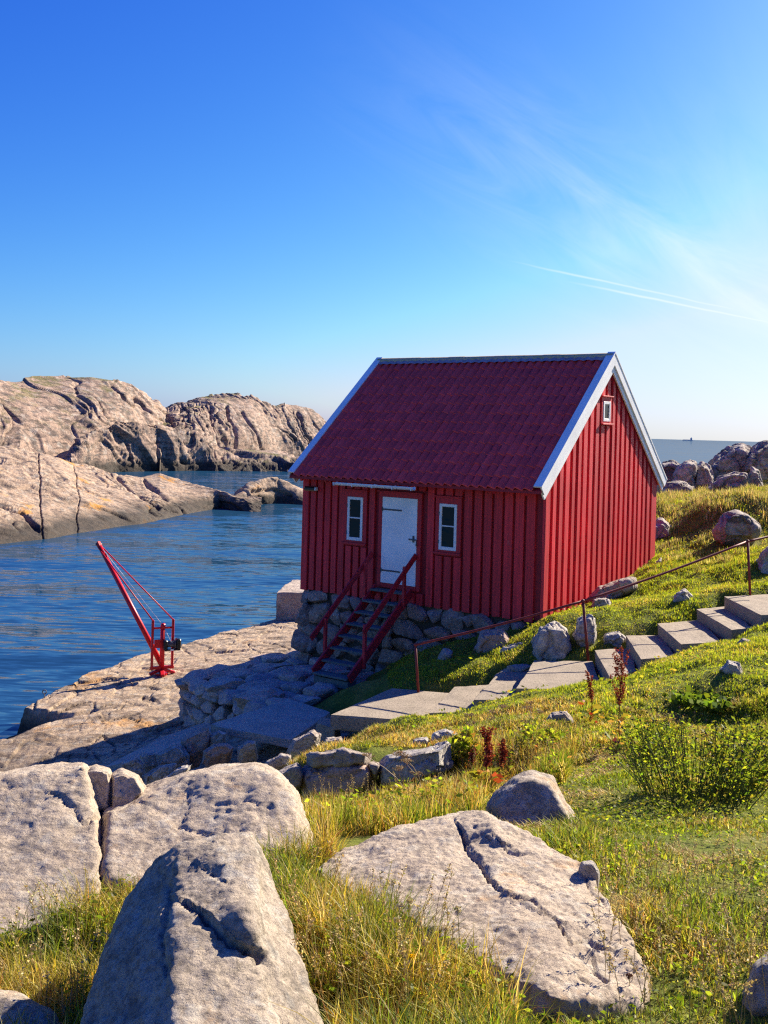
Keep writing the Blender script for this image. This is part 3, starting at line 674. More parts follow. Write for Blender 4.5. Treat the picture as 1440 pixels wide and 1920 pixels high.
# front boards: each board its own, cut round the openings
u = 0.09; k = 0
while u < HL - 0.08:
    pitch = 0.205 + 0.045 * (u / HL) ** 1.5 + rng.uniform(-.008, .008)
    w = pitch - 0.052 - rng.uniform(0, .012)
    x0, x1 = u - w / 2, u + w / 2
    if k == 0: x0 = -0.012
    if x1 > HL - 0.06: x1 = HL + 0.012
    spans = [(ZB - rng.uniform(0, .03), zroof(0, .17) - 0.02)]
    for (a, b_, z0, z1), pad in ((WIN[0], .085), (WIN[1], .085), (DOOR, .085)):
        if x1 > a - pad + 0.03 and x0 < b_ + pad - 0.03:
            lo, hi = z0 - (.13 if pad and z0 > .1 else .14), z1 + .17
            spans = [s for s0 in spans for s in ((s0[0], lo), (hi, s0[1])) if s[1] - s[0] > .05]
    th = rng.uniform(.024, .032)
    for s0, s1 in spans:
        MB().box((x0, -th, s0), (x1, 0.034, s1), 0.004).build('board', m_red, house)
    u += pitch; k += 1
# gable boards (the sunlit end)
v = 0.10; k = 0
GW = (2.50, 2.86, 3.60, 4.03)
while v < HW - 0.05:
    pitch = 0.268 + rng.uniform(-.02, .02); w = pitch - rng.uniform(.105, .135)
    y0, y1 = (-0.02 if k == 0 else v - w / 2), v + w / 2
    if y1 > HW - .16: y1 = HW + .01
    th = rng.uniform(.030, .042)
    zt = lambda y: zroof(max(0, min(HW, y)), .15) - 0.02
    def gb(z0a, z1a, z1b):
        MB().poly([(HL + th, y0, z0a), (HL + th, y1, z0a), (HL + th, y1, z1b), (HL + th, y0, z1a)], (-th - 0.034, 0, 0)).build('board', m_red, house)
    if y1 > GW[0] - .07 and y0 < GW[1] + .07:
        gb(ZB, GW[2] - .09, GW[2] - .09); gb(GW[3] + .11, zt(y0), zt(y1))
    elif y0 < HW / 2 < y1:
        MB().poly([(HL + th, y0, ZB), (HL + th, y1, ZB), (HL + th, y1, zt(y1)), (HL + th, HW / 2, zt(HW / 2)), (HL + th, y0, zt(y0))], (-th - .034, 0, 0)).build('board', m_red, house)
    else: gb(ZB, zt(y0), zt(y1))
    v += pitch; k += 1
# windows on the front
def window_front(a, b_, z0, z1, hinge_left=False):
    w = MB()
    for lo, hi in (((a - .10, -.036, z0 - .11), (a, .036, z1 + .14)), ((b_, -.036, z0 - .11), (b_ + .10, .036, z1 + .14)), ((a, -.035, z1), (b_, .036, z1 + .14)), ((a, -.035, z0 - .11), (b_, .036, z0))): w.box(lo, hi, .004)
    win = w.build('window', m_trim, house)
    f = MB(); t = .062
    f.box((a, -.052, z0), (a + t, .02, z1), .006).box((b_ - t, -.052, z0), (b_, .02, z1), .006).box((a + t, -.050, z1 - t), (b_ - t, .02, z1), .006).box((a + t, -.050, z0), (b_ - t, .02, z0 + t * 1.15), .006)
    f.build('frame', m_white, win)
    zm = (z0 + z1) / 2 + .02
    MB().box((a + t - .002, -.044, zm - .014), (b_ - t + .002, .02, zm + .014), .004).build('glazing_bar', m_white, win)
    for p0, p1 in ((z0 + t, zm - .013), (zm + .013, z1 - t)):
        MB().box((a + t - .002, -.026, p0), (b_ - t + .002, -.020, p1)).build('pane', m_glass, win)
    MB().box((a - .13, -.075, z1 + .135), (b_ + .13, .03, z1 + .165), .004).build('drip_board', m_trim, win)
    MB().box((a - .12, -.085, z0 - .085), (b_ + .12, -.03, z0 - .045), .004).build('sill', m_trim, win)
    for zz_ in (z0 + .17, z1 - .2):
        MB().box((a - .012, -.06, zz_ - .035), (a + .012, -.05, zz_ + .035)).build('hinge', m_steel, win)
for w_ in WIN: window_front(*w_)
# gable window
def window_gable(a, b_, z0, z1):
    X = HL; w = MB()
    for lo, hi in (((X - .03, a - .08, z0 - .07), (X + .045, a, z1 + .1)), ((X - .03, b_, z0 - .07), (X + .045, b_ + .08, z1 + .1)), ((X - .03, a, z1), (X + .044, b_, z1 + .1)), ((X - .03, a, z0 - .07), (X + .044, b_, z0))): w.box(lo, hi, .003)
    win = w.build('window', m_trim, house); t = .06
    f = MB(); f.box((X - .02, a, z0), (X + .055, a + t, z1), .004).box((X - .02, b_ - t, z0), (X + .055, b_, z1), .004).box((X - .02, a + t, z1 - t), (X + .053, b_ - t, z1), .004).box((X - .02, a + t, z0), (X + .053, b_ - t, z0 + t), .004)
    f.build('frame', m_white, win)
    MB().box((X + .026, a + t - .002, z0 + t - .002), (X + .032, b_ - t + .002, z1 - t + .002)).build('pane', m_glass, win)
    MB().box((X + .03, a - .10, z0 - .075), (X + .10, b_ + .12, z0 - .045), .003).build('sill', m_trim, win)
    MB().box((X + .03, a - .10, z1 + .095), (X + .085, b_ + .10, z1 + .12), .003).build('drip_board', m_trim, win)
window_gable(*GW)
# door
a, b_, z0, z1 = DOOR
d = MB()
for lo, hi in (((a - .10, -.036, z0 - .10), (a, .036, z1 + .11)), ((b_, -.036, z0 - .10), (b_ + .10, .036, z1 + .11)), ((a, -.035, z1), (b_, .036, z1 + .11)), ((a, -.05, z0 - .10), (b_, .036, z0 - .004))): d.box(lo, hi, .004)
d.box((a - .13, -.07, z1 + .10), (b_ + .13, .03, z1 + .13), .004)
frame = d.build('door_casing', m_trim, house)
dd = MB().box((a + .004, -.045, z0), (b_ - .004, .01, z1 - .002), .005).build('door', m_door, house)
for zz_ in (0.27, 1.58):
    MB().box((a + .01, -.053, zz_ - .018), (a + .50, -.045, zz_ + .018), .003).tube((a + .012, -.055, zz_ - .05), (a + .012, -.055, zz_ + .05), .012, 8).ball((a + .50, -.052, zz_), .02).build('strap_hinge', m_steel, dd)
MB().beam((b_ - .16, -.075, .99), (b_ + .02, -.075, .985), .018, .022).box((b_ - .085, -.08, .93), (b_ - .055, -.045, 1.07), .003).ball((b_ - .16, -.08, .99), .02).build('latch', m_steel, dd)
MB().box((b_ + .0, -.085, .86), (b_ + .03, -.06, .91), .004).tube((b_ + .015, -.072, .90), (b_ + .015, -.072, .97), .008, 6).build('padlock', m_steel, dd)

# roof: deck, single tiles, ridge, barge boards
def deck():
    b = MB(); g0, g1 = -OG + .02, HL + OG - .02
    pr = [(-.40, zroof(-.40, .11)), (HW / 2, zroof(HW / 2, .11)), (HW + .40, zroof(-.40, .11)), (HW + .40, zroof(-.40, .17)), (HW / 2, zroof(HW / 2, .17)), (-.40, zroof(-.40, .17))]
    b.poly([(g0, v_, z_) for v_, z_ in pr], (g1 - g0, 0, 0))
    return b.build('roof', m_under, house)
roof = deck()
def tile_mesh(nx=9):
    W, L = 0.212, 0.385; xs = np.linspace(0, W, nx)
    h = 0.031 * np.cos((xs / 0.203) * 2 * math.pi - 0.9) + 0.008 * np.cos((xs / 0.203) * 4 * math.pi)
    rows = []
    for y, dz in ((0, -0.008), (0, .011), (0.03, .013), (L, .0)):
        rows.append(np.stack([xs, np.full(nx, y), h + dz], 1))
    V = np.concatenate(rows); return np_mesh('tile', V, grid_faces(nx, 4), m_roof, True)
TM = tile_mesh()
TM.polygons.foreach_set('use_smooth', [True] * len(TM.polygons))
def tile_matrix(r, c_, jit=True):
    v_ = -.425 + r * .325 * math.cos(RT)
    R = Matrix(((1, 0, 0, 0), (0, math.cos(RT), -math.sin(RT), 0), (0, math.sin(RT), math.cos(RT), 0), (0, 0, 0, 1)))
    j = rng.uniform(-.006, .006) if jit else 0
    return Matrix.Translation((.036 + c_ * .2013 + j * .4, v_ + j, zroof(v_, .075) + rng.uniform(-.003, .003))) @ R
rest = []
for r in range(13):
    for c_ in range(30):
        if r * 30 + c_ < 300: 
            o = link('tile', TM, roof); o.matrix_local = tile_matrix(r, c_)
        else: rest.append(tile_matrix(r, c_))
tv = np.array([v_.co[:] for v_ in TM.vertices]); tf = np.array([p.vertices[:] for p in TM.polygons])
V = np.concatenate([tv @ np.array(m.to_3x3()).T + np.array(m.translation) for m in rest]); Fq = np.concatenate([tf + i * len(tv) for i in range(len(rest))])
tag(link('upper_tiles', np_mesh('upper_tiles', V, Fq, m_roof, True), roof), kind='stuff')
def back_roof():
    n = 160; xs = np.linspace(-.10, HL + .10, n); h = .026 * np.cos(xs / .203 * 2 * math.pi)
    A = np.stack([xs, np.full(n, HW / 2), zroof(HW / 2, .06) + h], 1); B = np.stack([xs, np.full(n, HW + .42), zroof(-.42, .06) + h], 1)
    return link('back_slope', np_mesh('back_slope', np.concatenate([A, B]), grid_faces(n, 2), m_roof, True), roof)
back_roof()
zr_ = zroof(HW / 2)
for i in range(15):
    u0 = -.06 + i * .418; b = MB(); pr = []
    for t_ in range(7):
        an = math.pi * t_ / 6; pr.append((u0, HW / 2 + .115 * math.cos(an), zr_ - .125 + .105 * math.sin(an)))
    b.poly(pr, (.43, 0, 0)); o = b.build('ridge_tile', m_ridge, roof); o.location = (0, 0, rng.uniform(-.004, .004)); o.rotation_euler = (0, 0, 0)
def flashing():
    n = 250; xs = np.linspace(-.08, HL + .08, n); ph = xs / .2025 * 2 * math.pi
    rows = []
    for s_, amp in ((0.0, 0.0), (.10, .012), (.19, .020)):
        vv = HW / 2 - .05 - (s_ + (amp * 1.2) * np.cos(ph + .5) * (s_ > .15)) * math.cos(RT)
        rows.append(np.stack([xs, vv, 2.283 - .015 + RM * (vv + OE) + amp * np.cos(ph)], 1))
    return link('flashing', np_mesh('flashing', np.concatenate(rows), grid_faces(n, 3), m_lead, True), roof)
flashing()
# barge boards: cap on top, broad face board, a thinner one stepped in under it
def barge(ug, sgn):
    for side in (0, 1):
        A = Vector((0, -OE, 2.283)); B = Vector((0, HW / 2, zr_))
        if side: A.y = HW + OE
        dirv = (B - A).normalized(); nrm = Vector((0, -dirv.z, dirv.y)) if not side else Vector((0, dirv.z, -dirv.y))
        if nrm.z < 0: nrm = -nrm
        def strip(name, u0, u1, n0, n1, ext=0.0, top=0.0):
            a0 = A + nrm * n0; a1 = A + nrm * n1
            def ridge_pt(n_):                    # where this level meets the ridge plane
                return Vector((0, HW / 2 - (0.0015 if not side else -0.0015), zr_ + n_ / dirv.y * (1 if not side else -1) if False else zr_ + n_ / abs(dirv.y)))
            pts = [Vector((u0, a0.y, a0.z)), Vector((u0, ridge_pt(n0).y, ridge_pt(n0).z)), Vector((u0, ridge_pt(n1).y, ridge_pt(n1).z)), Vector((u0, a1.y, a1.z))]
            MB().poly(pts, (u1 - u0, 0, 0)).build(name, m_white, house)
        if sgn > 0:
            strip('barge_board', ug - .028, ug + .002, -.215, -.024)
            strip('barge_board', ug - .062, ug - .030, -.335, -.10)
            strip('barge_cap', ug - .165, ug + .012, -.022, .006)
        else:
            strip('barge_board', ug - .002, ug + .028, -.215, -.024)
            strip('barge_board', ug + .030, ug + .062, -.335, -.10)
            strip('barge_cap', ug - .012, ug + .165, -.022, .006)
barge(HL + OG, 1); barge(-OG, -1)
# soffit ends, rafter feet, gutter, lamp
for i in range(9):
    uu = .2 + i * .71
    MB().beam((uu, .02, zroof(0, .23)), (uu, -.36, zroof(-.36, .23)), .05, .07, (0, 0, 1)).build('rafter_foot', m_trim, house)
def gutter():
    n = 9; u0, u1 = 1.25, 3.36; zc = zroof(-.45, .15); vc = -.475
    V = []
    for uu in (u0, u1):
        for rr in (.062, .055):
            for t_ in range(n):
                an = math.pi + math.pi * t_ / (n - 1); V.append((uu, vc + rr * math.cos(an), zc + rr * math.sin(an)))
    b = MB(); vs_ = [b.bm.verts.new(q) for q in V]
    def q4(a, c, d, e): b.bm.faces.new((vs_[a], vs_[c], vs_[d], vs_[e]))
    for t_ in range(n - 1):
        q4(t_, t_ + 1, 2 * n + t_ + 1, 2 * n + t_); q4(n + t_, 3 * n + t_, 3 * n + t_ + 1, n + t_ + 1)
        for e_ in (0, 2 * n): q4(e_ + t_, e_ + n + t_, e_ + n + t_ + 1, e_ + t_ + 1)
    q4(0, 2 * n, 3 * n, n); q4(n - 1, 2 * n - 1, 4 * n - 1, 3 * n - 1)
    g = b.build('gutter', m_white, house)
    for uu in (1.28, 1.78, 2.31, 2.84, 3.32):
        MB().box((uu - .012, vc - .066, zc - .068), (uu + .012, vc + .066, zc - .056)).box((uu - .012, vc - .070, zc - .06), (uu + .012, vc - .058, zc + .004)).box((uu - .012, vc + .056, zc - .06), (uu + .012, vc + .10, zc + .01)).build('bracket', m_white, g)
gutter()
lm = MB().box((.13, -.19, 1.86), (.47, -.06, 1.965), .03).build('wall_lamp', m_black, house)
MB().box((.24, -.07, 1.88), (.34, -.01, 1.94), .004).build('bracket', m_black, lm)
MB().box((.43, -.185, 1.87), (.478, -.07, 1.955), .02).build('lens', m_white, lm)

# foundation of rough stones, stone by stone
fnd = MB().box((.06, .06, -2.3), (HL - .06, HW - .06, ZB + .025)).build('foundation', m_joint, house)
z = -2.15; row = 0
while z < ZB - .02:
    h = (ZB + .02 + 2.15) / 5 * (1 if row else 1)
    uu = -.02 + rng.uniform(-.04, .04)
    while uu < 5.9:
        w = rng.uniform(.26, .72)
        hh = h * rng.uniform(.85, 1.25); dpt = rng.uniform(.30, .42)
        stone('stone', (uu + w / 2, .05 + rng.uniform(-.05, .05), min(z + h / 2 + rng.uniform(-.03, .03), ZB - hh * .44)), (w * 1.06, dpt, hh * 1.06), m_fstone, rng.choice(('block', 'shard', 'flat')), (rng.uniform(-.1, .1), rng.uniform(-.22, .22), rng.uniform(-.1, .1)), fnd, rng)
        uu += w
    z += h; row += 1
    if row >= 5: break
for i in range(7):                                       # the left return of the foundation, as far as it shows
    stone('stone', (.14, .3 + i * .5, -.75 - .1 * (i % 2)), (.4, .55, .6), m_fstone, 'block', (0, 0, .1 * i), fnd, rng)
    stone('stone', (.12, .25 + i * .5, -1.35), (.5, .6, .65), m_fstone, 'block', (0, 0, .3 * i), fnd, rng)
stone('stone', (.14, .02, -1.62), (.75, .5, .62), m_fstone, 'round', (0, .1, .2), fnd, rng)
stone('stone', (.16, .02, -.95), (.5, .42, .6), m_fstone, 'round', (0, .5, .1), fnd, rng)

# ------------------------------------------------------------------ wooden stairs up to the door
st = empty('wooden_stairs', hpt(2.63, -1.0, -1.64), YAW)
tag(st, 'red wooden stairs with grey treads and two handrails below the white door', 'stairs')
def L_(u_, v_, z_): return Vector((u_ - 2.63, v_ + 1.0, z_ + 1.64))
U0, U1 = 2.17, 3.08; top = (-.10, -.13); bot = (-2.12, -1.70)
for uu in (U0, U1):
    MB().beam(L_(uu, bot[0], bot[1] + .10), L_(uu, top[0] + .04, top[1] + .02), .05, .20, (0, 0, 1), .004).build('stringer', m_stair, st)
NT_ = 8
for i in range(NT_):
    f_ = i / (NT_ - 1); vv = top[0] - .13 + (bot[0] + .06 - top[0] + .13) * f_; zz_ = -.13 + (-1.60 + .13) * f_
    for k_, off in enumerate((-.064, .064)):
        MB().box(L_(U0 + .03, vv + off - .060, zz_ - .02), L_(U1 - .03, vv + off + .060, zz_ + .02 + .003 * rng.uniform(-1, 1)), .004).build('tread', m_tread, st)
MB().box(L_(U0 + .02, bot[0] - .02, -1.80), L_(U1 - .02, bot[0] + .26, -1.655), .01).build('bottom_step', m_tread, st)
sl = (top[1] - bot[1]) / (top[0] - bot[0])
def zs(vv): return bot[1] + .10 + sl * (vv - bot[0])
for uu, v_lo, v_hi, r0, r1 in ((U0 - .045, -1.72, -.42, -2.12, -.12), (U1 + .045, -1.72, -.40, -1.82, -.06)):
    for vv in (v_lo, v_hi):
        MB().box(L_(uu - .03, vv - .035, zs(vv) - .16), L_(uu + .03, vv + .035, zs(vv) + .72), .004).build('post', m_stair, st)
    o_ = -.046 if uu < 2.5 else .046
    MB().beam(L_(uu + o_, r0, zs(r0) + .66), L_(uu + o_, r1, zs(r1) + .66), .032, .13, (0, 0, 1), .004).build('handrail', m_stair, st)

# ------------------------------------------------------------------ the concrete path: every slab and step its own piece
path = MB().poly([uz(640, 1352, 1.5), uz(740, 1300, 1.5), uz(880, 1285, 1.6), uz(830, 1340, 1.5)], (0, 0, -.25)).build('path', m_conc_d)
tag(path, kind='structure')
for pts, zz_, th, mt in SLABS:
    ring = slab_ring(pts, zz_)
    mb = MB(); mb.poly(ring, (0, 0, -th))
    bmesh.ops.subdivide_edges(mb.bm, edges=mb.bm.edges[:], cuts=7, use_grid_fill=True)
    bmesh.ops.recalc_face_normals(mb.bm, faces=mb.bm.faces)
    edge_v = [v_ for v_ in mb.bm.verts if any(e.calc_face_angle(0) > .8 for e in v_.link_edges)]
    cen = sum(ring, Vector()) / len(ring)
    P = np.array([v_.co[:] for v_ in mb.bm.verts]); nn = fbm(P * 3.0, 3); n2 = fbm(P * 9 + 5, 2)
    es = set(edge_v)
    for i_, v_ in enumerate(mb.bm.verts):
        k_ = .05 if v_ in es else .006
        v_.co += (v_.co - Vector((cen.x, cen.y, zz_ - th / 2))).normalized() * (-.012 * (v_ in es) + k_ * .5 * nn[i_]) + Vector((0, 0, .006 * n2[i_]))
    mb.build('slab', (m_conc, m_conc_d)[mt], path)

# ------------------------------------------------------------------ pipe railing along the path
pb = [(785, 1298, 1.93), (1104, 1238, 2.58), (1407, 1116, 3.55)]; pt = [(779, 1209), (1093, 1127), (1402, 1015)]
B_ = [uz(*q) for q in pb]; T_ = [ud(q[0], q[1], b2.y) for q, b2 in zip(pt, B_)]
rail = empty('pipe_railing', B_[1])
tag(rail, 'thin rusty red pipe railing on three posts along the concrete path', 'railing')
for b2, t_ in zip(B_, T_):
    MB().tube(b2 - B_[1] - Vector((0, 0, .08)), t_ - B_[1], .024, 10).ball(t_ - B_[1], .034).build('post', m_rail, rail, True)
ends = T_ + [T_[2] + (T_[2] - T_[1]).normalized() * 1.6 + Vector((0, .2, -.12))]
for a_, b2 in zip(ends[:-1], ends[1:]):
    n = 10; sag = .03
    mb = MB()
    q = [a_.lerp(b2, i / n) - Vector((0, 0, sag * math.sin(math.pi * i / n))) - B_[1] for i in range(n + 1)]
    mb.pipe(q, .021, 10)
    mb.build('rail', m_rail, rail, True)

# ------------------------------------------------------------------ the red hand crane on the quay
c0 = uz(303, 1265, -.10)
crane = empty('quay_crane', c0)
tag(crane, 'small bright red boat crane with black winch standing on the rock quay', 'crane')
ax = Vector((.90, .42, 0)).normalized(); bx = Vector((-.42, .90, 0)).normalized()
def K(a_, b2, z_): return ax * a_ + bx * b2 + Vector((0, 0, z_))
for s_ in (-1, 1):
    MB().beam(K(0, 0, .15), K(s_ * .33, -.05, .045), .10, .07, (0, 0, 1), .008).build('foot', m_crane, crane)
    MB().beam(K(0, 0, .14), K(.05 * s_, s_ * .33, .045), .10, .07, (0, 0, 1), .008).build('foot', m_crane, crane)
MB().tube(K(0, 0, 0), K(0, 0, .05), .17, 20).build('base_plate', m_crane, crane, False)
MB().tube(K(0, 0, .03), K(0, 0, 1.30), .062, 14).build('column', m_crane, crane, True)
for s_ in (-1, 1):
    MB().beam(K(s_ * .265, 0, .15), K(s_ * .265, 0, 1.44), .085, .055, ax, .006).build('upright', m_crane, crane)
MB().beam(K(-.31, 0, .19), K(.31, 0, .19), .09, .075, (0, 0, 1), .006).build('crossbar', m_crane, crane)
MB().tube(K(-.27, 0, 1.22), K(.27, 0, 1.22), .026, 10).build('crossbar', m_crane, crane, True)
MB().box((-.13, -.02, -.11), (.13, .02, .11), .006, Matrix.Translation(K(-.10, -.08, .83)) @ Matrix.Rotation(math.atan2(ax.y, ax.x), 4, 'Z')).build('winch_plate', m_crane, crane)
wm = Matrix.Translation(K(.20, -.17, .82)) @ Matrix.Rotation(math.atan2(ax.y, ax.x), 4, 'Z')
win = MB().box((-.22, -.11, -.15), (-.12, .11, .12), .03, wm).box((.10, -.12, -.13), (.23, .12, .14), .035, wm).box((-.2, -.10, -.16), (.22, .09, -.12), .01, wm).build('winch', m_black, crane)
dr = MB(); dr.tube(wm @ Vector((-.13, 0, 0)), wm @ Vector((.11, 0, 0)), .085, 16); dr.tube(wm @ Vector((.06, 0, 0)), wm @ Vector((.085, 0, 0)), .115, 16); dr.build('drum', m_steel, win, True)
MB().box((-.05, -.112, -.155), (.03, -.105, -.115), .0, wm).build('plate_label', m_white, win)
tip = ud(187, 1024, c0.y + 1.5) - c0
foot = K(0, .06, .26)
MB().tube(foot, tip, .072, 16, .060).build('boom', m_crane, crane, True)
bd = (tip - foot).normalized()
MB().box((-.05, -.055, -.03), (.05, .055, .13), .008, Matrix.Translation(tip) @ bd.to_track_quat('Z', 'Y').to_matrix().to_4x4()).build('boom_head', m_crane, crane)
MB().tube(tip + ax * -.085 + bd * .06, tip + ax * .085 + bd * .06, .03, 10).build('pulley', m_steel, crane, True)
for s_ in (-1, 1):
    MB().tube(K(s_ * .265, 0, 1.42), tip + ax * (s_ * .06) - bd * .05, .017, 8).build('stay_rod', m_crane, crane, True)
MB().tube(K(0, -.02, 1.28), tip + bd * .08, .006, 6).tube(K(0, -.02, 1.28), wm @ Vector((-.03, -.02, .08)), .006, 6).build('cable', m_white, crane, True)
MB().tube(K(-.045, -.02, 1.27), K(.045, -.02, 1.27), .075, 14).build('pulley', m_crane, crane, True)

# mooring rings at the quay's edge
def torus(mb, c, R_, r_, axis='X', n=16):
    q = [Vector((0, R_ * math.cos(2 * math.pi * i / n), R_ * math.sin(2 * math.pi * i / n))) for i in range(n)]
    if axis == 'Y': q = [Vector((p.y, 0, p.z)) for p in q]
    for i in range(n): mb.tube(Vector(c) + q[i], Vector(c) + q[(i + 1) % n], r_, 6)
    return mb
def on_quay(px, py, z0=-.1):
    p = uz(px, py, z0)
    for _ in range(4): p = uz(px, py, float(quay_z(np.array([p.x]), np.array([p.y]))[0]))
    return p
for (px, py, sc_, lab) in ((83, 1309, .62, 'iron mooring eye standing at the seaward tip of the rock quay'), (93, 1313, .4, 'stubby iron bolt just inland of the mooring eye on the quay'), (347, 1252, .42, 'small iron mooring cleat on the quay right of the crane')):
    e_ = empty('mooring_eye', on_quay(px, py)); tag(e_, lab, 'mooring ring')
    MB().tube((0, 0, -.06), (0, 0, .17 * sc_), .022 * sc_, 8).build('stem', m_steel, e_, True)
    torus(MB(), (0, 0, .24 * sc_), .075 * sc_, .02 * sc_, 'Y').build('ring', m_steel, e_, True)
# ------------------------------------------------------------------ boulders: hulls through seen and hidden points, joined, worn and cracked
OCC = np.zeros((600, 1200), bool)        # footprints on a 5 cm grid, x from -10, y from 0 (no grass grows there)
def occupy(P, dil=0):
    i = ((P[:, 0] + 10) / .05).astype(int); j = (P[:, 1] / .05).astype(int)
    g = ground_at(P[:, 0], P[:, 1]); ok = (i > 1) & (i < 598) & (j > 1) & (j < 1198) & (P[:, 2] > g + .03)
    for a in range(-dil, dil + 1):
        for b in range(-dil, dil + 1): OCC[np.clip(i[ok] + a, 0, 599), np.clip(j[ok] + b, 0, 1199)] = True
def hull_union(hulls, voxel):
    bm = bmesh.new()
    for pts in hulls:
        vs_ = [bm.verts.new(p) for p in pts]
        r = bmesh.ops.convex_hull(bm, input=vs_)
        bmesh.ops.delete(bm, geom=[v for v in vs_ if v.is_valid and not v.link_faces], context='VERTS')
    me = bpy.data.meshes.new('tmp'); bm.to_mesh(me); bm.free()
    o = bpy.data.objects.new('tmp', me); C.objects.link(o)
    m = o.modifiers.new('r', 'REMESH'); m.mode = 'VOXEL'; m.voxel_size = voxel
    dg = bpy.context.evaluated_depsgraph_get(); ev = o.evaluated_get(dg); m2 = ev.to_mesh()
    V = np.empty(len(m2.vertices) * 3, np.float32); m2.vertices.foreach_get('co', V); V = V.reshape(-1, 3).astype(float)
    Fq = np.array([p.vertices[:] for p in m2.polygons if len(p.vertices) == 4])
    ev.to_mesh_clear(); bpy.data.objects.remove(o); bpy.data.meshes.remove(me)
    return V, Fq
def v_normals(V, Fq):
    n = np.cross(V[Fq[:, 2]] - V[Fq[:, 0]], V[Fq[:, 3]] - V[Fq[:, 1]]); N = np.zeros_like(V)
    for k in range(4): np.add.at(N, Fq[:, k], n)
    return N / (np.linalg.norm(N, axis=1)[:, None] + 1e-12)
def relax(V, Fq, it, lam=0.5):
    E = np.concatenate([Fq[:, [0, 1]], Fq[:, [1, 2]], Fq[:, [2, 3]], Fq[:, [3, 0]]]); E = np.concatenate([E, E[:, ::-1]])
    cnt = np.bincount(E[:, 0], minlength=len(V))[:, None]
    for _ in range(it):
        S = np.stack([np.bincount(E[:, 0], V[E[:, 1], k], len(V)) for k in range(3)], 1); V = V + lam * (S / np.maximum(cnt, 1) - V)
    return V
def line_px(ppx, line):
    d = np.full(len(ppx), 1e9)
    for a, b in zip(line[:-1], line[1:]):
        a, b = np.array(a, float), np.array(b, float); ab = b - a
        t = np.clip(((ppx - a) @ ab) / (ab @ ab), 0, 1); d = np.minimum(d, np.linalg.norm(ppx - a - t[:, None] * ab, axis=1))
    return d
GR = np.array(Matrix.Rotation(.7, 3, 'Y') @ Matrix.Rotation(.4, 3, 'X'))
def boulder(name, hulls, mat, voxel, size, wear=4, rough=1.0, cracks=(), label=None, cat='boulder', group=None, parent=None, seed=0, flat=False, facet=0.0):
    V, Fq = hull_union(hulls, voxel); V = relax(V, Fq, wear); N = v_normals(V, Fq); s = size
    D = s * rough * (0.030 * fbm(V / (s * .5) + seed, 3) + 0.010 * fbm(V / (s * .14) + seed + 9, 5, .62) + .0035 * ridged((V @ GR) / (s * .07) * np.array([1, 1, .4]) + seed + 3, 4) * sstep(-.3, .4, fbm(V / (s * .4) + seed + 1, 2)) + .004 * fbm(V / (s * .02) + seed + 6, 2))
    if facet:
        q = V / (s * .42) + seed; q = q + .3 * np.stack([perlin(q), perlin(q + 20), perlin(q + 50)], 1)
        f1, e, r = voronoi(q); D += s * facet * ((r[:, 0] - .5) * .09 - .035 * np.exp(-(e / .03) ** 2))
    if cracks:
        px = to_px(V); front = (N * (V - np.array([0, 0, EYE]))).sum(1) < 0
        jit = 5 * np.stack([fbm(V / (s * .07), 3), fbm(V / (s * .07) + 7, 3)], 1)
        jit2 = 9 * np.stack([fbm(V / (s * .3), 2), fbm(V / (s * .3) + 7, 2)], 1)
        for line, w, dep in cracks:
            dl_ = line_px(px + jit + jit2, line); a0, b0 = np.array(line[0], float), np.array(line[-1], float); nrm_ = np.array([b0[1] - a0[1], a0[0] - b0[0]]); side = np.sign((px + jit + jit2 - a0) @ nrm_)
            D -= np.where(front, dep * np.clip(1 - dl_ / (w * 1.15), 0, 1) ** .7 * (.55 + .9 * sstep(-.3, .3, fbm(V / (s * .12) + 4, 2))) - .22 * dep * side * np.exp(-dl_ / 22.0), 0)
    V = V + N * D[:, None]; occupy(V)
    base = Vector((V[:, 0].mean(), V[:, 1].mean(), V[:, 2].min()))
    o = link(name, np_mesh(name, V - np.array(base), Fq, mat, not flat), parent)
    o.location = base
    if parent is not None: o.location = base - parent.location
    return tag(o, label, cat if parent is None else None, group)
def rock_px(name, outline, d, t, mat, voxel=None, dslope=0.0, drop=0.15, bulge=.78, **kw):
    # an outline as seen, given its distance and thickness: front face pulled nearer, back face farther, foot in the ground
    O = np.array([q[:2] for q in outline], float); c = O.mean(0); y0 = O[:, 1].min()
    P = []
    def at(q, dd): P.append(ud(q[0], q[1], dd))
    for q in O:
        dq = d - (q[1] - y0) * dslope
        at(q, dq); at(c + (q - c) * bulge + (0, 2), dq - t * .42); at(c + (q - c) * .80, dq + t * .5)
    low = O[O[:, 1] > c[1]]
    for q in low: 
        p = ud(q[0], q[1], d - (q[1] - y0) * dslope); P.append(p - Vector((0, 0, drop))); P.append(p + Vector((0, t * .4, -drop)))
    w = (O.max(0) - O.min(0)).max() * d / F
    return boulder(name, [P], mat, voxel or max(w / 42, .01), w, **kw)

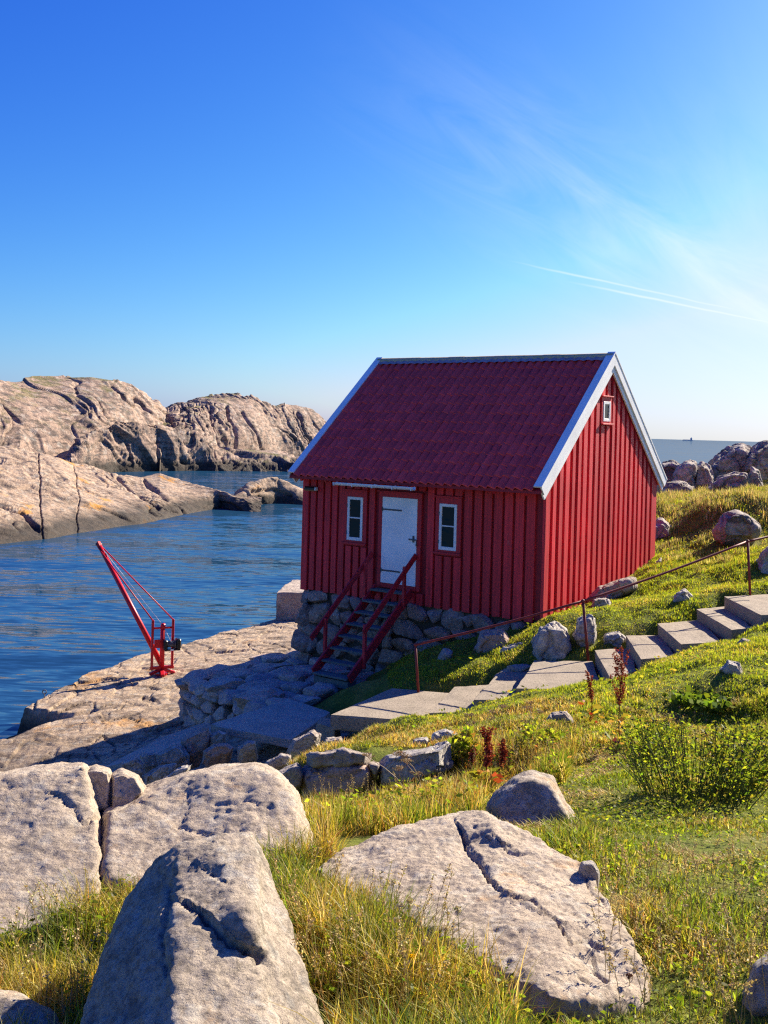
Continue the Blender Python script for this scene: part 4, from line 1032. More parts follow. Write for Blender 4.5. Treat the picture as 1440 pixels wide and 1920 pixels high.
m_fg = granite('foreground_granite', (0.47, 0.385, 0.285), (0.37, 0.30, 0.225), (0.10, 0.08, 0.06), 2.0, 0.32, None, False, 0.42, speck=0.5, orange=(.25, 3.0))
m_fg2 = granite('foreground_granite_pale', (0.54, 0.435, 0.315), (0.44, 0.345, 0.25), (0.14, 0.105, 0.078), 1.8, 0.28, None, False, 0.22, speck=0.45, orange=(.3, 2.6))
m_mid = granite('lichened_rock', (0.50, 0.445, 0.375), (0.385, 0.34, 0.29), (0.12, 0.105, 0.09), 1.5, 0.6, None, False, 0.4)
m_pale = granite('pale_rock', (0.42, 0.35, 0.28), (0.35, 0.28, 0.225), (0.18, 0.14, 0.12), 1.4, 0.4, None, False, 0.2)
m_back = granite('shore_boulder', (0.48, 0.40, 0.33), (0.38, 0.31, 0.265), (0.15, 0.12, 0.105), 0.6, 0.3, ((.6, .6, 2), (.3, .2, .4), 1.0), False, 0.35, moss=.5)
m_redst = granite('reddish_stone', (0.48, 0.34, 0.27), (0.36, 0.25, 0.20), (0.13, 0.095, 0.08), 2.0, 0.25, None, False, 0.2)

# central boulder
def dp(l): return [ud(*q) for q in l]
H1 = dp([(335, 1588, 3.35), (400, 1563, 3.4), (470, 1558, 3.45), (488, 1590, 3.4), (490, 1660, 3.3), (512, 1720, 3.2), (552, 1810, 3.0), (612, 1940, 2.75), (650, 2040, 2.6), (110, 2040, 2.6), (160, 1915, 2.85), (195, 1830, 3.05), (220, 1740, 3.2), (250, 1680, 3.3), (290, 1622, 3.35),
          (352, 1650, 3.14), (335, 1730, 2.92), (320, 1850, 2.66), (330, 2040, 2.35), (450, 1650, 3.12), (470, 1800, 2.82), (520, 1980, 2.5), (250, 1700, 3.9), (450, 1650, 4.0), (540, 1800, 3.8), (200, 1850, 3.7), (300, 2040, 3.4), (560, 2040, 3.4)])
H1b = dp([(330, 1600, 3.25), (400, 1565, 3.3), (468, 1560, 3.35), (490, 1600, 3.25), (491, 1690, 3.09), (487, 1792, 2.845), (450, 1778, 2.845), (400, 1735, 2.92), (355, 1690, 3.02), (322, 1650, 3.14), (430, 1660, 3.03), (472, 1750, 2.835), (400, 1640, 3.5), (470, 1700, 3.4)])
boulder('boulder', [H1, H1b], m_fg, .0105, .85, 5, 1.0, [([(352, 1700), (395, 1742), (440, 1778), (490, 1800)], 4, .05), ([(300, 1640), (330, 1690), (310, 1760), (312, 1840)], 5, .014), ([(345, 1610), (400, 1640), (440, 1650)], 2.2, .005)], 'large hump-backed grey boulder in the centre foreground, with an overhanging lip', seed=2)
# right-hand slab
S1 = dp([(585, 1628, 4.5), (640, 1597, 4.7), (740, 1562, 4.9), (830, 1541, 5.0), (866, 1518, 5.05), (905, 1521, 5.0), (960, 1560, 4.8), (1000, 1586, 4.7), (1065, 1601, 4.55), (1112, 1626, 4.4), (1128, 1665, 4.2), (1150, 1740, 3.9), (1212, 1850, 3.45), (1195, 1880, 3.35),
          (850, 1610, 4.42), (905, 1690, 3.95), (965, 1775, 3.55), (1040, 1868, 3.2), (760, 1600, 4.72), (900, 1560, 5.5), (1120, 1680, 4.8), (700, 1640, 5.2)])
bot_ = dp([(585, 1640, 4.5), (700, 1680, 4.35), (800, 1730, 4.05), (870, 1800, 3.68), (940, 1880, 3.35), (1000, 1905, 3.22), (1100, 1905, 3.25), (1200, 1890, 3.35)])
S1 += bot_ + [p - Vector((0, 0, .4)) for p in bot_] + [ud(1212, 1850, 3.45) - Vector((0, 0, .4)), ud(1120, 1680, 4.8) - Vector((0, 0, .4)), ud(700, 1640, 5.2) - Vector((0, 0, .4))]
S2 = dp([(850, 1540, 4.9), (868, 1515, 5.0), (905, 1519, 4.95), (965, 1558, 4.72), (985, 1590, 4.6), (940, 1575, 4.55), (880, 1560, 4.7), (900, 1560, 5.2), (960, 1600, 4.9)])
boulder('boulder', [S1, S2], m_fg2, .0092, 1.4, 3, .8, [([(862, 1552), (876, 1592), (905, 1628), (942, 1664)], 2.4, .032), ([(930, 1566), (955, 1590), (980, 1591)], 2.2, .022), ([(968, 1688), (1000, 1695), (1030, 1722), (1050, 1750), (1064, 1772), (1098, 1768), (1142, 1792)], 2.2, .026), ([(1104, 1792), (1118, 1822), (1136, 1842)], 2, .018), ([(1085, 1622), (1104, 1655), (1126, 1692)], 2.4, .02), ([(1076, 1715), (1110, 1752), (1160, 1800)], 1.8, .008), ([(905, 1560), (960, 1620), (1030, 1665), (1110, 1730)], 1.7, .007), ([(900, 1720), (960, 1740), (1010, 1800)], 1.7, .006), ([(1085, 1828), (1104, 1840)], 3, .012)],
        'big pale slab of granite sloping down to the right foreground, cracked across', seed=5)
rock_px('boulder', [(913, 1512), (928, 1482), (962, 1453), (1000, 1444), (1036, 1455), (1050, 1480), (1062, 1512), (1085, 1545), (1102, 1580), (1060, 1602), (980, 1595), (925, 1555)], 6.35, .55, m_fg, .012, .0016, wear=5, label='rounded grey boulder standing on the lawn just behind the big pale slab', seed=8)
rock_px('boulder', [(-80, 1458), (0, 1450), (70, 1456), (120, 1441), (160, 1432), (168, 1470), (152, 1516), (190, 1532), (198, 1600), (190, 1690), (80, 1750), (0, 1780), (-80, 1800)], 5.7, 1.0, m_fg2, .014, .0030, .5, .92, wear=2, label='broad granite boulder cut off by the left edge of the picture', seed=11, rough=.85, cracks=[([(95, 1488), (130, 1515), (150, 1542), (186, 1534)], 2.6, .02), ([(20, 1475), (30, 1510), (26, 1540)], 2.2, .008)])
rock_px('boulder', [(156, 1442), (180, 1432), (208, 1440), (214, 1470), (207, 1522), (158, 1528), (148, 1490)], 5.62, .6, m_fg2, .009, .001, wear=1, facet=.5, label='narrow upright rock wedged in the gap between the two left boulders', seed=13)
rock_px('boulder', [(206, 1450), (228, 1440), (258, 1452), (276, 1482), (245, 1515), (204, 1526), (203, 1485)], 5.60, .6, m_fg2, .009, .001, wear=1, facet=.5, label='small wedge-shaped rock resting against the long granite boulder', seed=14)
rock_px('boulder', [(180, 1518), (258, 1480), (330, 1455), (400, 1432), (480, 1427), (522, 1448), (558, 1490), (576, 1545), (594, 1612), (570, 1670), (480, 1700), (380, 1700), (280, 1690), (176, 1660)], 5.85, 1.0, m_fg2, .014, .0034, .5, .90, wear=2, label='long pale granite boulder behind the central hump-backed boulder', seed=17, rough=.85, cracks=[([(350, 1478), (352, 1510), (346, 1545)], 2.6, .010), ([(425, 1503), (460, 1499), (485, 1510)], 2.6, .012), ([(262, 1500), (330, 1540), (400, 1560)], 2.2, .006)])
rock_px('boulder', [(-40, 1848), (30, 1858), (100, 1893), (125, 1945), (60, 2000), (-40, 2000)], 3.35, .35, m_fg, .010, .001, label='grey rock poking in at the bottom left corner', seed=19)
rock_px('boulder', [(1400, 1860), (1412, 1810), (1440, 1782), (1480, 1800), (1490, 1900), (1410, 1905)], 3.35, .3, m_mid, .010, .0005, label='dark rock at the right edge of the bottom corner', seed=20)
rock_px('boulder', [(1158, 1655), (1170, 1614), (1204, 1617), (1232, 1645), (1240, 1680), (1180, 1690)], 5.0, .25, m_pale, .009, .0008, label='small pale stone half sunk in the grass right of the slab', seed=22)
rock_px('boulder', [(1083, 1640), (1090, 1614), (1112, 1612), (1126, 1635), (1118, 1660), (1095, 1658)], 4.35, .10, m_mid, .006, .0, label='little dark block sitting on the right edge of the pale slab', seed=23)

# rocks on the slope round the path and the house
MID = [
 ([(1001, 1205), (1012, 1176), (1040, 1165), (1062, 1178), (1070, 1212), (1060, 1242), (1008, 1244)], 18.3, 1.0, m_mid, 'lichen-covered boulder under the grass tuft at the near house corner'),
 ([(1077, 1200), (1085, 1162), (1108, 1150), (1116, 1188), (1106, 1236), (1086, 1220)], 18.4, .7, m_mid, 'upright pale-faced rock beside the middle railing post'),
 ([(1126, 1208), (1135, 1189), (1160, 1184), (1174, 1196), (1168, 1215), (1130, 1216)], 18.3, .5, m_mid, 'low rock next to the first steps, right of the middle railing post'),
 ([(802, 1282), (815, 1246), (834, 1215), (851, 1220), (842, 1246), (818, 1280)], 19.3, .35, m_pale, 'pale pointed slab standing in the shaded grass'),
 ([(890, 1212), (905, 1184), (945, 1180), (958, 1203), (938, 1234), (905, 1232)], 19.4, .6, m_redst, 'reddish block leaning on the foundation wall'),
 ([(926, 1228), (945, 1211), (985, 1204), (982, 1228), (940, 1243)], 18.9, .4, m_mid, 'long grey stone below the lichened boulder'),
 ([(925, 1268), (955, 1251), (1006, 1245), (992, 1266), (945, 1274)], 18.0, .5, m_pale, 'flat sunlit stone beside the middle path slab'),
 ([(1100, 1122), (1120, 1099), (1165, 1086), (1192, 1083), (1192, 1100), (1150, 1116), (1112, 1134)], 21.6, .6, m_pale, 'flat pale ledge along the foot of the gable wall'),
 ([(1106, 1145), (1112, 1121), (1136, 1118), (1149, 1136), (1120, 1150)], 20.7, .5, m_mid, 'grey rock right of the grass tuft below the gable ledge'),
 ([(1190, 1084), (1214, 1062), (1240, 1044), (1248, 1062), (1226, 1084)], 24.1, .6, m_mid, 'jagged low rocks at the far corner of the gable'),
 ([(1214, 985), (1240, 974), (1254, 985), (1264, 1012), (1262, 1042), (1222, 1052)], 27.5, 1.2, m_pale, 'tall pale rock just behind the far house corner'),
 ([(1250, 1140), (1268, 1112), (1284, 1104), (1300, 1120), (1304, 1143), (1270, 1148)], 19.6, .6, m_mid, 'dark-faced rock jutting out of the sunny lawn'),
 ([(1348, 990), (1358, 966), (1382, 960), (1402, 966), (1428, 988), (1412, 1010), (1354, 1010)], 24.5, 1.2, m_back, 'brown rock showing through the dry grass slope'),
 ([(1418, 1095), (1425, 1040), (1445, 1020), (1475, 1030), (1475, 1096)], 21.5, 1.2, m_mid, 'shaded rock knoll at the right edge behind the last railing post'),
 ([(1350, 1254), (1365, 1238), (1386, 1243), (1394, 1264), (1370, 1274)], 13.4, .3, m_mid, 'small grey rock in the shaded grass bank'),
 ([(1382, 1205), (1392, 1196), (1408, 1200), (1410, 1212), (1390, 1216)], 15.4, .2, m_pale, 'little stone in the grass under the uppermost step'),
 ([(1020, 1352), (1035, 1335), (1062, 1333), (1075, 1350), (1050, 1362)], 12.2, .3, m_pale, 'white stone peeping out of the dry grass below the path slab'),
 ([(806, 1392), (812, 1374), (835, 1368), (858, 1374), (860, 1390), (830, 1396)], 12.0, .3, m_mid, 'round grey stone above the right end of the dry wall'),
 ([(768, 1398), (775, 1386), (800, 1382), (808, 1394), (795, 1402)], 11.9, .25, m_mid, 'small lumpy stone on top of the dry wall'),
]
for i, (ol, d, t, m, lab) in enumerate(MID): rock_px('rock', ol, d, t, m, None, 0.0, wear=2, rough=1.3, label=lab, cat='rock', seed=40 + i, facet=1.0)
BACK = [
 ([(1232, 905), (1240, 868), (1262, 864), (1280, 872), (1290, 892), (1275, 912), (1240, 915)], 38, 3, 'low tawny rock nearest the house in the ridge by the sea'),
 ([(1258, 915), (1272, 874), (1290, 864), (1304, 868), (1305, 890), (1300, 916), (1262, 922)], 36, 2, 'steep-sided rock left of the notch in the sea ridge'),
 ([(1298, 912), (1304, 876), (1316, 867), (1332, 873), (1340, 896), (1336, 918)], 36.5, 2, 'dark rough-edged rock filling the notch in the sea ridge'),
 ([(1322, 890), (1345, 858), (1370, 838), (1392, 833), (1408, 841), (1412, 862), (1406, 895), (1340, 908)], 39, 4, 'great smooth-sided boulder with a pointed crest against the sea'),
 ([(1316, 922), (1350, 892), (1378, 881), (1402, 886), (1412, 906), (1406, 930), (1330, 930)], 34, 3, 'sloping slab in front of the pointed boulder on the sea ridge'),
 ([(1396, 900), (1409, 877), (1424, 884), (1431, 914), (1400, 922)], 33.5, 1.2, 'small rounded rock right of the sloping slab on the sea ridge'),
 ([(1402, 878), (1414, 838), (1440, 828), (1478, 826), (1478, 905), (1418, 912)], 38, 4, 'tall boulder of the sea ridge cut off by the right edge'),
 ([(1238, 925), (1250, 905), (1275, 902), (1300, 912), (1296, 926), (1250, 932)], 34, 1.5, 'knee-high grey rocks at the foot of the sea ridge beside the eave'),
]
for i, (ol, d, t, lab) in enumerate(BACK): rock_px('sea_boulder', ol, d, t, m_back, None, 0.0, .6, wear=1, rough=1.5, label=lab, cat='boulder', seed=70 + i, facet=1.3)

# ------------------------------------------------------------------ the dry stone wall in the hollow
dsw = empty('dry_stone_wall', ud(700, 1540, 10.8)); tag(dsw, 'short dry stone wall of big rough blocks facing the hollow', 'stone wall')
W = [([(562, 1455), (572, 1438), (690, 1430), (706, 1446), (694, 1472), (640, 1492), (568, 1487)], m_redst), ([(708, 1442), (722, 1414), (842, 1392), (845, 1436), (800, 1452), (745, 1472), (712, 1470)], m_mid), ([(566, 1496), (642, 1494), (644, 1526), (572, 1532)], m_redst), ([(648, 1494), (718, 1474), (734, 1505), (668, 1522)], m_mid), ([(738, 1476), (832, 1442), (838, 1486), (760, 1510)], m_mid), ([(688, 1428), (714, 1430), (704, 1460)], m_pale),
     ([(516, 1448), (558, 1430), (572, 1448), (562, 1478), (528, 1474)], m_pale), ([(572, 1412), (650, 1402), (700, 1412), (692, 1432), (575, 1438)], m_pale), ([(560, 1530), (640, 1528), (650, 1570), (570, 1575)], m_redst), ([(650, 1522), (760, 1510), (770, 1560), (660, 1570)], m_mid)]
for i, (ol, m) in enumerate(W): rock_px('stone', ol, 10.85 + .1 * (i in (2, 3, 4, 8, 9)), .7, m, .022, 0.0, .05, wear=1, rough=.9, parent=dsw, seed=90 + i, facet=.8)

# ------------------------------------------------------------------ the rough stone terrace below the stairs
ter = empty('stone_terrace', uz(470, 1300, 1.0)); tag(ter, 'rough stone terrace with a drystone edge at the foot of the stairs', 'terrace')
TQ = [((350, 1266), .88), ((560, 1216), 1.10), ((690, 1268), 1.42), ((520, 1338), 1.30)]
def ter_pt(s, t, dz=0.0):
    a = [uz(q[0], q[1], z) for q, z in TQ]; p = a[0].lerp(a[1], t).lerp(a[3].lerp(a[2], t), s); p.z += dz; return p
core = MB(); cr_ = [ter_pt(.04, .04, -.10), ter_pt(.04, .97, -.10), ter_pt(1, 1, -.12), ter_pt(1, 0.04, -.12)]
core.poly([p - ter.location for p in cr_], (0, 0, -1.3)).build('core', m_joint, ter)
rng = random.Random(11)
ex = (ter_pt(0, 1) - ter_pt(0, 0)).normalized(); ey = (ter_pt(1, 0) - ter_pt(0, 0)).normalized()
ang = math.atan2(ex.y, ex.x)
ns, nt_ = 6, 8
for i in range(ns):
    for j in range(nt_):
        s_, t_ = (i + .5 + rng.uniform(-.2, .2)) / ns, (j + .5 + rng.uniform(-.2, .2) + .25 * (i % 2)) / nt_
        if t_ > 1: continue
        p = ter_pt(s_, t_, rng.uniform(-.07, .01) - .05)
        stone('stone', p - ter.location, (rng.uniform(.5, .95), rng.uniform(.42, .7), rng.uniform(.18, .30)), m_tstone, rng.choice(('flat', 'flat', 'shard')), (rng.uniform(-.08, .08), rng.uniform(-.08, .08), ang + rng.uniform(-.5, .5)), ter, rng)
for k, (a0, a1) in enumerate((((0.0, 0.0), (1.0, 0.0)), ((0.0, 0.0), (0.0, 1.0)))):
    A, B = ter_pt(*a0), ter_pt(*a1); L = (B - A).length; an = math.atan2((B - A).y, (B - A).x)
    for row in range(4):
        x = -.1
        while x < L:
            w = rng.uniform(.38, .8) * (1.15 if row == 0 else 1)
            p = A.lerp(B, min(1, (x + w / 2) / L)); top_ = p.z; p.z = top_ - .14 - row * .27 + rng.uniform(-.04, .04)
            stone('stone', p - ter.location, (w * 1.1, rng.uniform(.4, .62), rng.uniform(.27, .36)), m_tstone, rng.choice(('block', 'round', 'block')), (rng.uniform(-.1, .1), rng.uniform(-.1, .1), an + rng.uniform(-.15, .15)), ter, rng)
            x += w
stone('stone', ter_pt(.42, .06, .03) - ter.location, (1.0, .55, .34), m_tstone, 'block', (0, .05, ang - .1), ter, rng)
stone('stone', ter_pt(.75, .08, .02) - ter.location, (.95, .6, .36), m_tstone, 'block', (0, -.05, ang + .35), ter, rng)

# loose blocks and rubble between the slab and the quay, each lying by itself
LOOSE = [
 ([(338, 1388), (350, 1378), (392, 1361), (396, 1386), (372, 1414), (354, 1419)], 16.7, .6, m_redst, 'tall leaning block propping the left corner of the grey slab'),
 ([(262, 1416), (272, 1410), (291, 1411), (294, 1436), (272, 1438)], 16.8, .5, m_mid, 'squarish dark block at the left end of the rubble'),
 ([(293, 1414), (330, 1394), (342, 1400), (354, 1416), (320, 1434), (298, 1426)], 16.4, .5, m_mid, 'dark angular block next to the leaning block'),
 ([(380, 1408), (400, 1396), (425, 1394), (438, 1402), (427, 1414), (390, 1420)], 15.9, .5, m_redst, 'smooth pinkish stone lying under the grey slab'),
 ([(446, 1402), (464, 1388), (479, 1390), (482, 1404), (455, 1410)], 15.7, .4, m_mid, 'pale grey stone under the middle of the grey slab'),
 ([(270, 1454), (300, 1434), (332, 1431), (322, 1447), (298, 1462)], 15.2, .4, m_mid, 'angular stone nearest the left boulders in the shade'),
 ([(300, 1462), (330, 1441), (360, 1434), (348, 1450), (312, 1468)], 14.8, .4, m_mid, 'flat bluish stone beside the angular one in the shade'),
 ([(222, 1430), (252, 1419), (272, 1430), (270, 1450), (230, 1454)], 15.9, .5, m_mid, 'long low block half hidden behind the left boulders'),
 ([(392, 1380), (410, 1369), (424, 1374), (420, 1386), (400, 1390)], 16.6, .3, m_mid, 'little chock stone under the left corner of the grey slab'),
 ([(498, 1430), (528, 1413), (546, 1415), (548, 1432), (512, 1440)], 13.2, .4, m_pale, 'sunlit pink stone in front of the path rubble'),
 ([(540, 1410), (548, 1387), (588, 1368), (604, 1376), (588, 1398), (560, 1420)], 14.3, .5, m_pale, 'bright angular stone below the lowest step'),
 ([(470, 1440), (500, 1432), (512, 1444), (505, 1462), (475, 1462)], 12.6, .4, m_mid, 'grey stone peeping over the long granite boulder'),
 ([(600, 1400), (612, 1385), (640, 1380), (648, 1396), (620, 1408)], 13.4, .4, m_pale, 'white stone in the dry turf under the big path slab'),
 ([(538, 1432), (560, 1420), (580, 1424), (575, 1440), (548, 1446)], 12.6, .4, m_mid, 'grey stone at the left shoulder of the dry wall'),
]
for i, (ol, d, t, m, lab) in enumerate(LOOSE): rock_px('loose_stone', ol, d, t, m, None, 0.0, .2, wear=0, rough=.9, label=lab, cat='stone', seed=120 + i, facet=.9)
# strip of smooth rock running down from the slab, and the pier block beyond the house
pr = [uz(394, 1350, .40), uz(398, 1386, .55), uz(330, 1407, .32), uz(268, 1422, .15), uz(190, 1440, -.10), uz(300, 1384, -.02)]
rp = MB().poly(pr, (0, 0, -.35)).build('ramp', m_conc_d); tag(rp, kind='structure')
pa = [uz(517, 1110, 0.85), uz(546, 1087, 0.85), uz(640, 1087, 0.85), uz(640, 1112, 0.85)]
V, Fq = None, None
pier = boulder('pier', [[p for q in pa for p in (q, q - Vector((0, 0, 1.7)))]], granite('pier_stone', (0.52, 0.42, 0.33), (0.42, 0.33, 0.26), (0.15, 0.12, 0.1), .8, .2, None, (0.9, .4, 1.0), .3), .06, 2.0, 1, .5, label='square stone pier beyond the left corner of the boathouse', cat='pier', seed=3)

# far marks: the cairn-like beacon on the island and a ship on the horizon
be = empty('beacon', ud(533, 763, 229)); tag(be, 'tiny beacon post on top of the far rock dome', 'beacon')
MB().tube((0, 0, -.6), (0, 0, .75), .16, 8, .10).build('post', m_steel, be); MB().tube((0, 0, .7), (0, 0, 1.0), .22, 8, .05).build('cap', m_steel, be)
sp_ = uz(1290, 826.5, SEA); sp_ = Vector((sp_.x / sp_.y * 9000, 9000, SEA))
ship = empty('ship', sp_); tag(ship, 'faint cargo ship far out on the horizon', 'ship')
m_ship = painted('ship_grey', (0.48, 0.53, 0.58), .1, 0, (.1, .1, .1))
MB().poly([(-45, 0, 0), (38, 0, 0), (46, 0, 6), (-45, 0, 5)], (0, 18, 0)).build('hull', m_ship, ship)
MB().box((24, 1, 5), (36, 17, 22)).box((29, 5, 22), (32, 13, 30)).build('bridge', m_ship, ship)
MB().box((-38, 2, 5), (18, 16, 8)).build('cargo', m_ship, ship)
# ------------------------------------------------------------------ vegetation
def leaf_mat(name, trans=0.5, rough=0.6):
    t = NT(name); a = t.n.new('ShaderNodeAttribute'); a.attribute_name = 'col'
    d = t.n.new('ShaderNodeBsdfDiffuse'); tr = t.n.new('ShaderNodeBsdfTranslucent'); g = t.n.new('ShaderNodeBsdfGlossy'); g.inputs['Roughness'].default_value = .45
    t.l.new(a.outputs['Color'], d.inputs['Color'])
    c2 = t.mix(1.0, a.outputs['Color'], (1.25, 1.2, 0.75), 'MULTIPLY'); t.l.new(c2, tr.inputs['Color'])
    m = t.n.new('ShaderNodeMixShader'); m.inputs[0].default_value = trans; t.l.new(d.outputs[0], m.inputs[1]); t.l.new(tr.outputs[0], m.inputs[2])
    m2 = t.n.new('ShaderNodeMixShader'); m2.inputs[0].default_value = .015; t.l.new(m.outputs[0], m2.inputs[1]); t.l.new(g.outputs[0], m2.inputs[2])
    t.l.new(m2.outputs[0], t.out.inputs[0]); t.n.remove(t.bsdf); return t.m
m_leaf = leaf_mat('leaf_blade')
m_dry = leaf_mat('dry_stalk', .2)
R = np.random.RandomState(3)
def set_col(me, col):
    at = me.attributes.new('col', 'FLOAT_COLOR', 'POINT'); c = np.ones((len(col), 4), np.float32); c[:, :3] = col; at.data.foreach_set('color', c.ravel())
def blades_mesh(name, B, L, Wd, bend, col, segs=2, mat=None, az=None):
    n = len(B); az = R.rand(n) * 2 * math.pi if az is None else az
    dx, dy = np.cos(az), np.sin(az); px_, py_ = -dy, dx
    k = segs; V = np.zeros((n, 2 * k + 1, 3)); tw = R.uniform(-.6, .6, n)
    sx, sy = np.cos(az + math.pi / 2 + tw), np.sin(az + math.pi / 2 + tw)
    for i in range(k + 1):
        t = i / k; h = L * (t - .35 * bend * t * t); f = L * bend * t * t * .9
        c = np.stack([B[:, 0] + dx * f, B[:, 1] + dy * f, B[:, 2] + h - .02], 1)
        if i == k: V[:, 2 * k] = c
        else:
            w = Wd * (1 - .75 * t) * .5; o = np.stack([sx * w, sy * w, 0 * w], 1); V[:, 2 * i] = c - o; V[:, 2 * i + 1] = c + o
    tris = []
    for i in range(k - 1): tris += [(2 * i, 2 * i + 1, 2 * i + 3), (2 * i, 2 * i + 3, 2 * i + 2)]
    tris.append((2 * k - 2, 2 * k - 1, 2 * k)); T = np.array(tris)
    Fc = (T[None] + (np.arange(n) * (2 * k + 1))[:, None, None]).reshape(-1, 3)
    me = np_mesh(name, V.reshape(-1, 3), Fc, mat or m_leaf, True); set_col(me, np.repeat(col, 2 * k + 1, axis=0)); return me
def leaves_mesh(name, P, size, col, mat=None, flat=.5, asp=.45):
    n = len(P); az = R.rand(n) * 2 * math.pi; el = R.uniform(-.3, 1.2, n) * (1 - flat) + R.uniform(-.3, .5, n) * flat
    d = np.stack([np.cos(az) * np.cos(el), np.sin(az) * np.cos(el), np.sin(el)], 1); ro = R.normal(size=(n, 3)); ro[:, 2] *= .4
    s = np.cross(d, ro); s /= np.linalg.norm(s, axis=1)[:, None] + 1e-9; up = np.cross(s, d)
    S = size[:, None]; V = np.stack([P, P + d * S * .5 + s * S * asp * .5 + up * S * .05, P + d * S, P + d * S * .5 - s * S * asp * .5 + up * S * .05], 1)
    Fc = np.arange(4 * n).reshape(n, 4); me = np_mesh(name, V.reshape(-1, 3), Fc, mat or m_leaf, True); set_col(me, np.repeat(col, 4, axis=0)); return me
quay_at = cache_field(lambda X, Y: quay_z(X, Y, False))
SLAB_RINGS = [slab_ring(p, z) for p, z, th, mt in SLABS]
HOUSE_RING = [hpt(-.1, -.12), hpt(HL + .08, -.12), hpt(HL + .08, HW), hpt(-.1, HW)]
def scatter(n, x0, x1, y0, y1, power=1.0, keep=None):
    x = R.uniform(x0, x1, n); y = y0 + (y1 - y0) * R.rand(n) ** power
    z0 = ground_at(x, y); px = to_px(np.stack([x, y, z0], 1))
    ok = (px[:, 0] > -70) & (px[:, 0] < 1510) & (px[:, 1] < 2080)
    if keep is not None: ok &= keep(px, x, y)
    x, y, px = x[ok], y[ok], px[ok]
    i = np.clip(((x + 10) / .05).astype(int), 0, 599); j = np.clip((y / .05).astype(int), 0, 1199); ok = ~OCC[i, j]
    p = np.stack([x, y], 1)
    for rg in SLAB_RINGS + [HOUSE_RING]: ok &= ~in_poly(p, [(q[0], q[1]) for q in rg])
    x, y, px = x[ok], y[ok], px[ok]; z = ground_at(x, y)
    ok = z > quay_at(x, y) - .02 if len(x) else np.zeros(0, bool)
    ok |= y < 13
    return np.stack([x, y, z], 1)[ok], px[ok]
def pal(n, stops, w, jit=.22, mask=None):
    c = np.array(stops)[R.choice(len(stops), n, p=np.array(w) / sum(w))]; return np.clip(c * (1 + jit * R.normal(size=(n, 1))) * (1 + .08 * R.normal(size=(n, 3))), .004, .9)
GREEN, LIME, OLIVE, GOLD, STRAW, RUST, DARK = (.175, .245, .018), (.33, .38, .026), (.23, .22, .028), (.44, .34, .04), (.60, .46, .18), (.40, .20, .055), (.085, .13, .016)
def patch(P, s, seed): return fbm(np.stack([P[:, 0] * s, P[:, 1] * s, np.full(len(P), seed * 5.1)], 1), 3)
def mixcol(P, s, seed, a, b, lo=-.15, hi=.25):
    m = sstep(lo, hi, patch(P, s, seed) + .18 * R.normal(size=len(P)))[:, None]; return a * (1 - m) + b * m
Z_DRY = [(540, 1440), (600, 1360), (780, 1362), (900, 1340), (1000, 1312), (1090, 1310), (1080, 1360), (900, 1405), (700, 1400)]
Z_HOL = [(560, 1640), (570, 1470), (700, 1480), (850, 1400), (980, 1400), (1090, 1390), (1060, 1470), (930, 1470), (900, 1530), (760, 1570), (620, 1620)]
Z_FG = [(470, 1640), (600, 1610), (740, 1640), (860, 1710), (960, 1880), (1000, 2090), (480, 2090)]
Z_FL = [(-80, 1700), (120, 1660), (200, 1590), (330, 1600), (330, 1660), (200, 1800), (150, 2090), (-80, 2090)]
Z_LAWN = [(1050, 1440), (1180, 1425), (1440, 1420), (1520, 1420), (1520, 1700), (1300, 1680), (1120, 1600)]
def inz(px, z): return in_poly(px, z)

# far slope: dry grass and herbs behind the house
P, px = scatter(90000, 5.5, 13.5, 21, 37, 1.0, lambda q, x, y: (q[:, 1] < 1075) & (q[:, 0] > 1200))
far = sstep(1075, 985, px[:, 1]); dryc = pal(len(P), [(.48, .37, .17), (.36, .24, .11), (.40, .34, .14), OLIVE, (.24, .24, .06)], [4, 2, 3, 3, 3]); grc = pal(len(P), [GREEN, LIME, OLIVE, GOLD], [2, 3, 3, 2])
m = (sstep(-.25, .3, patch(P, 1.1, 2) * 1.3 + (far - .55) * 1.0))[:, None]; col = grc * (1 - m) + dryc * m
L = R.uniform(.08, .2, len(P)) + m[:, 0] * R.uniform(.0, .20, len(P)); L *= .45 + .4 * sstep(-.2, .3, patch(P, 1.7, 9))
tag(link('dry_slope_grass', blades_mesh('dry_slope_grass', P, L, R.uniform(.012, .026, len(P)), R.uniform(.1, .8, len(P)), col, 2)), 'dry tawny grass and herbs on the slope behind the boathouse', 'grass', kind='stuff')
# lawn between house, path and bank
P, px = scatter(330000, .2, 9.5, 11.6, 25, 1.0, lambda q, x, y: (q[:, 1] > 1030) & (q[:, 1] < 1420) & ~inz(q, Z_DRY) & (q[:, 0] > 590))
col = mixcol(P, .9, 4, pal(len(P), [GREEN, LIME, (.42, .44, .03)], [2, 4, 2]), pal(len(P), [GOLD, LIME, STRAW, (.42, .44, .03)], [3, 3, 2, 2]), .0, .45)
L = R.uniform(.03, .075, len(P)) * (1 + .7 * np.clip(patch(P, 1.3, 6), -.4, 1))
tag(link('lawn_grass', blades_mesh('lawn_grass', P, L, R.uniform(.010, .020, len(P)), R.uniform(.1, .9, len(P)), col, 2)), 'short green turf around the steps and the gable', 'grass', kind='stuff')
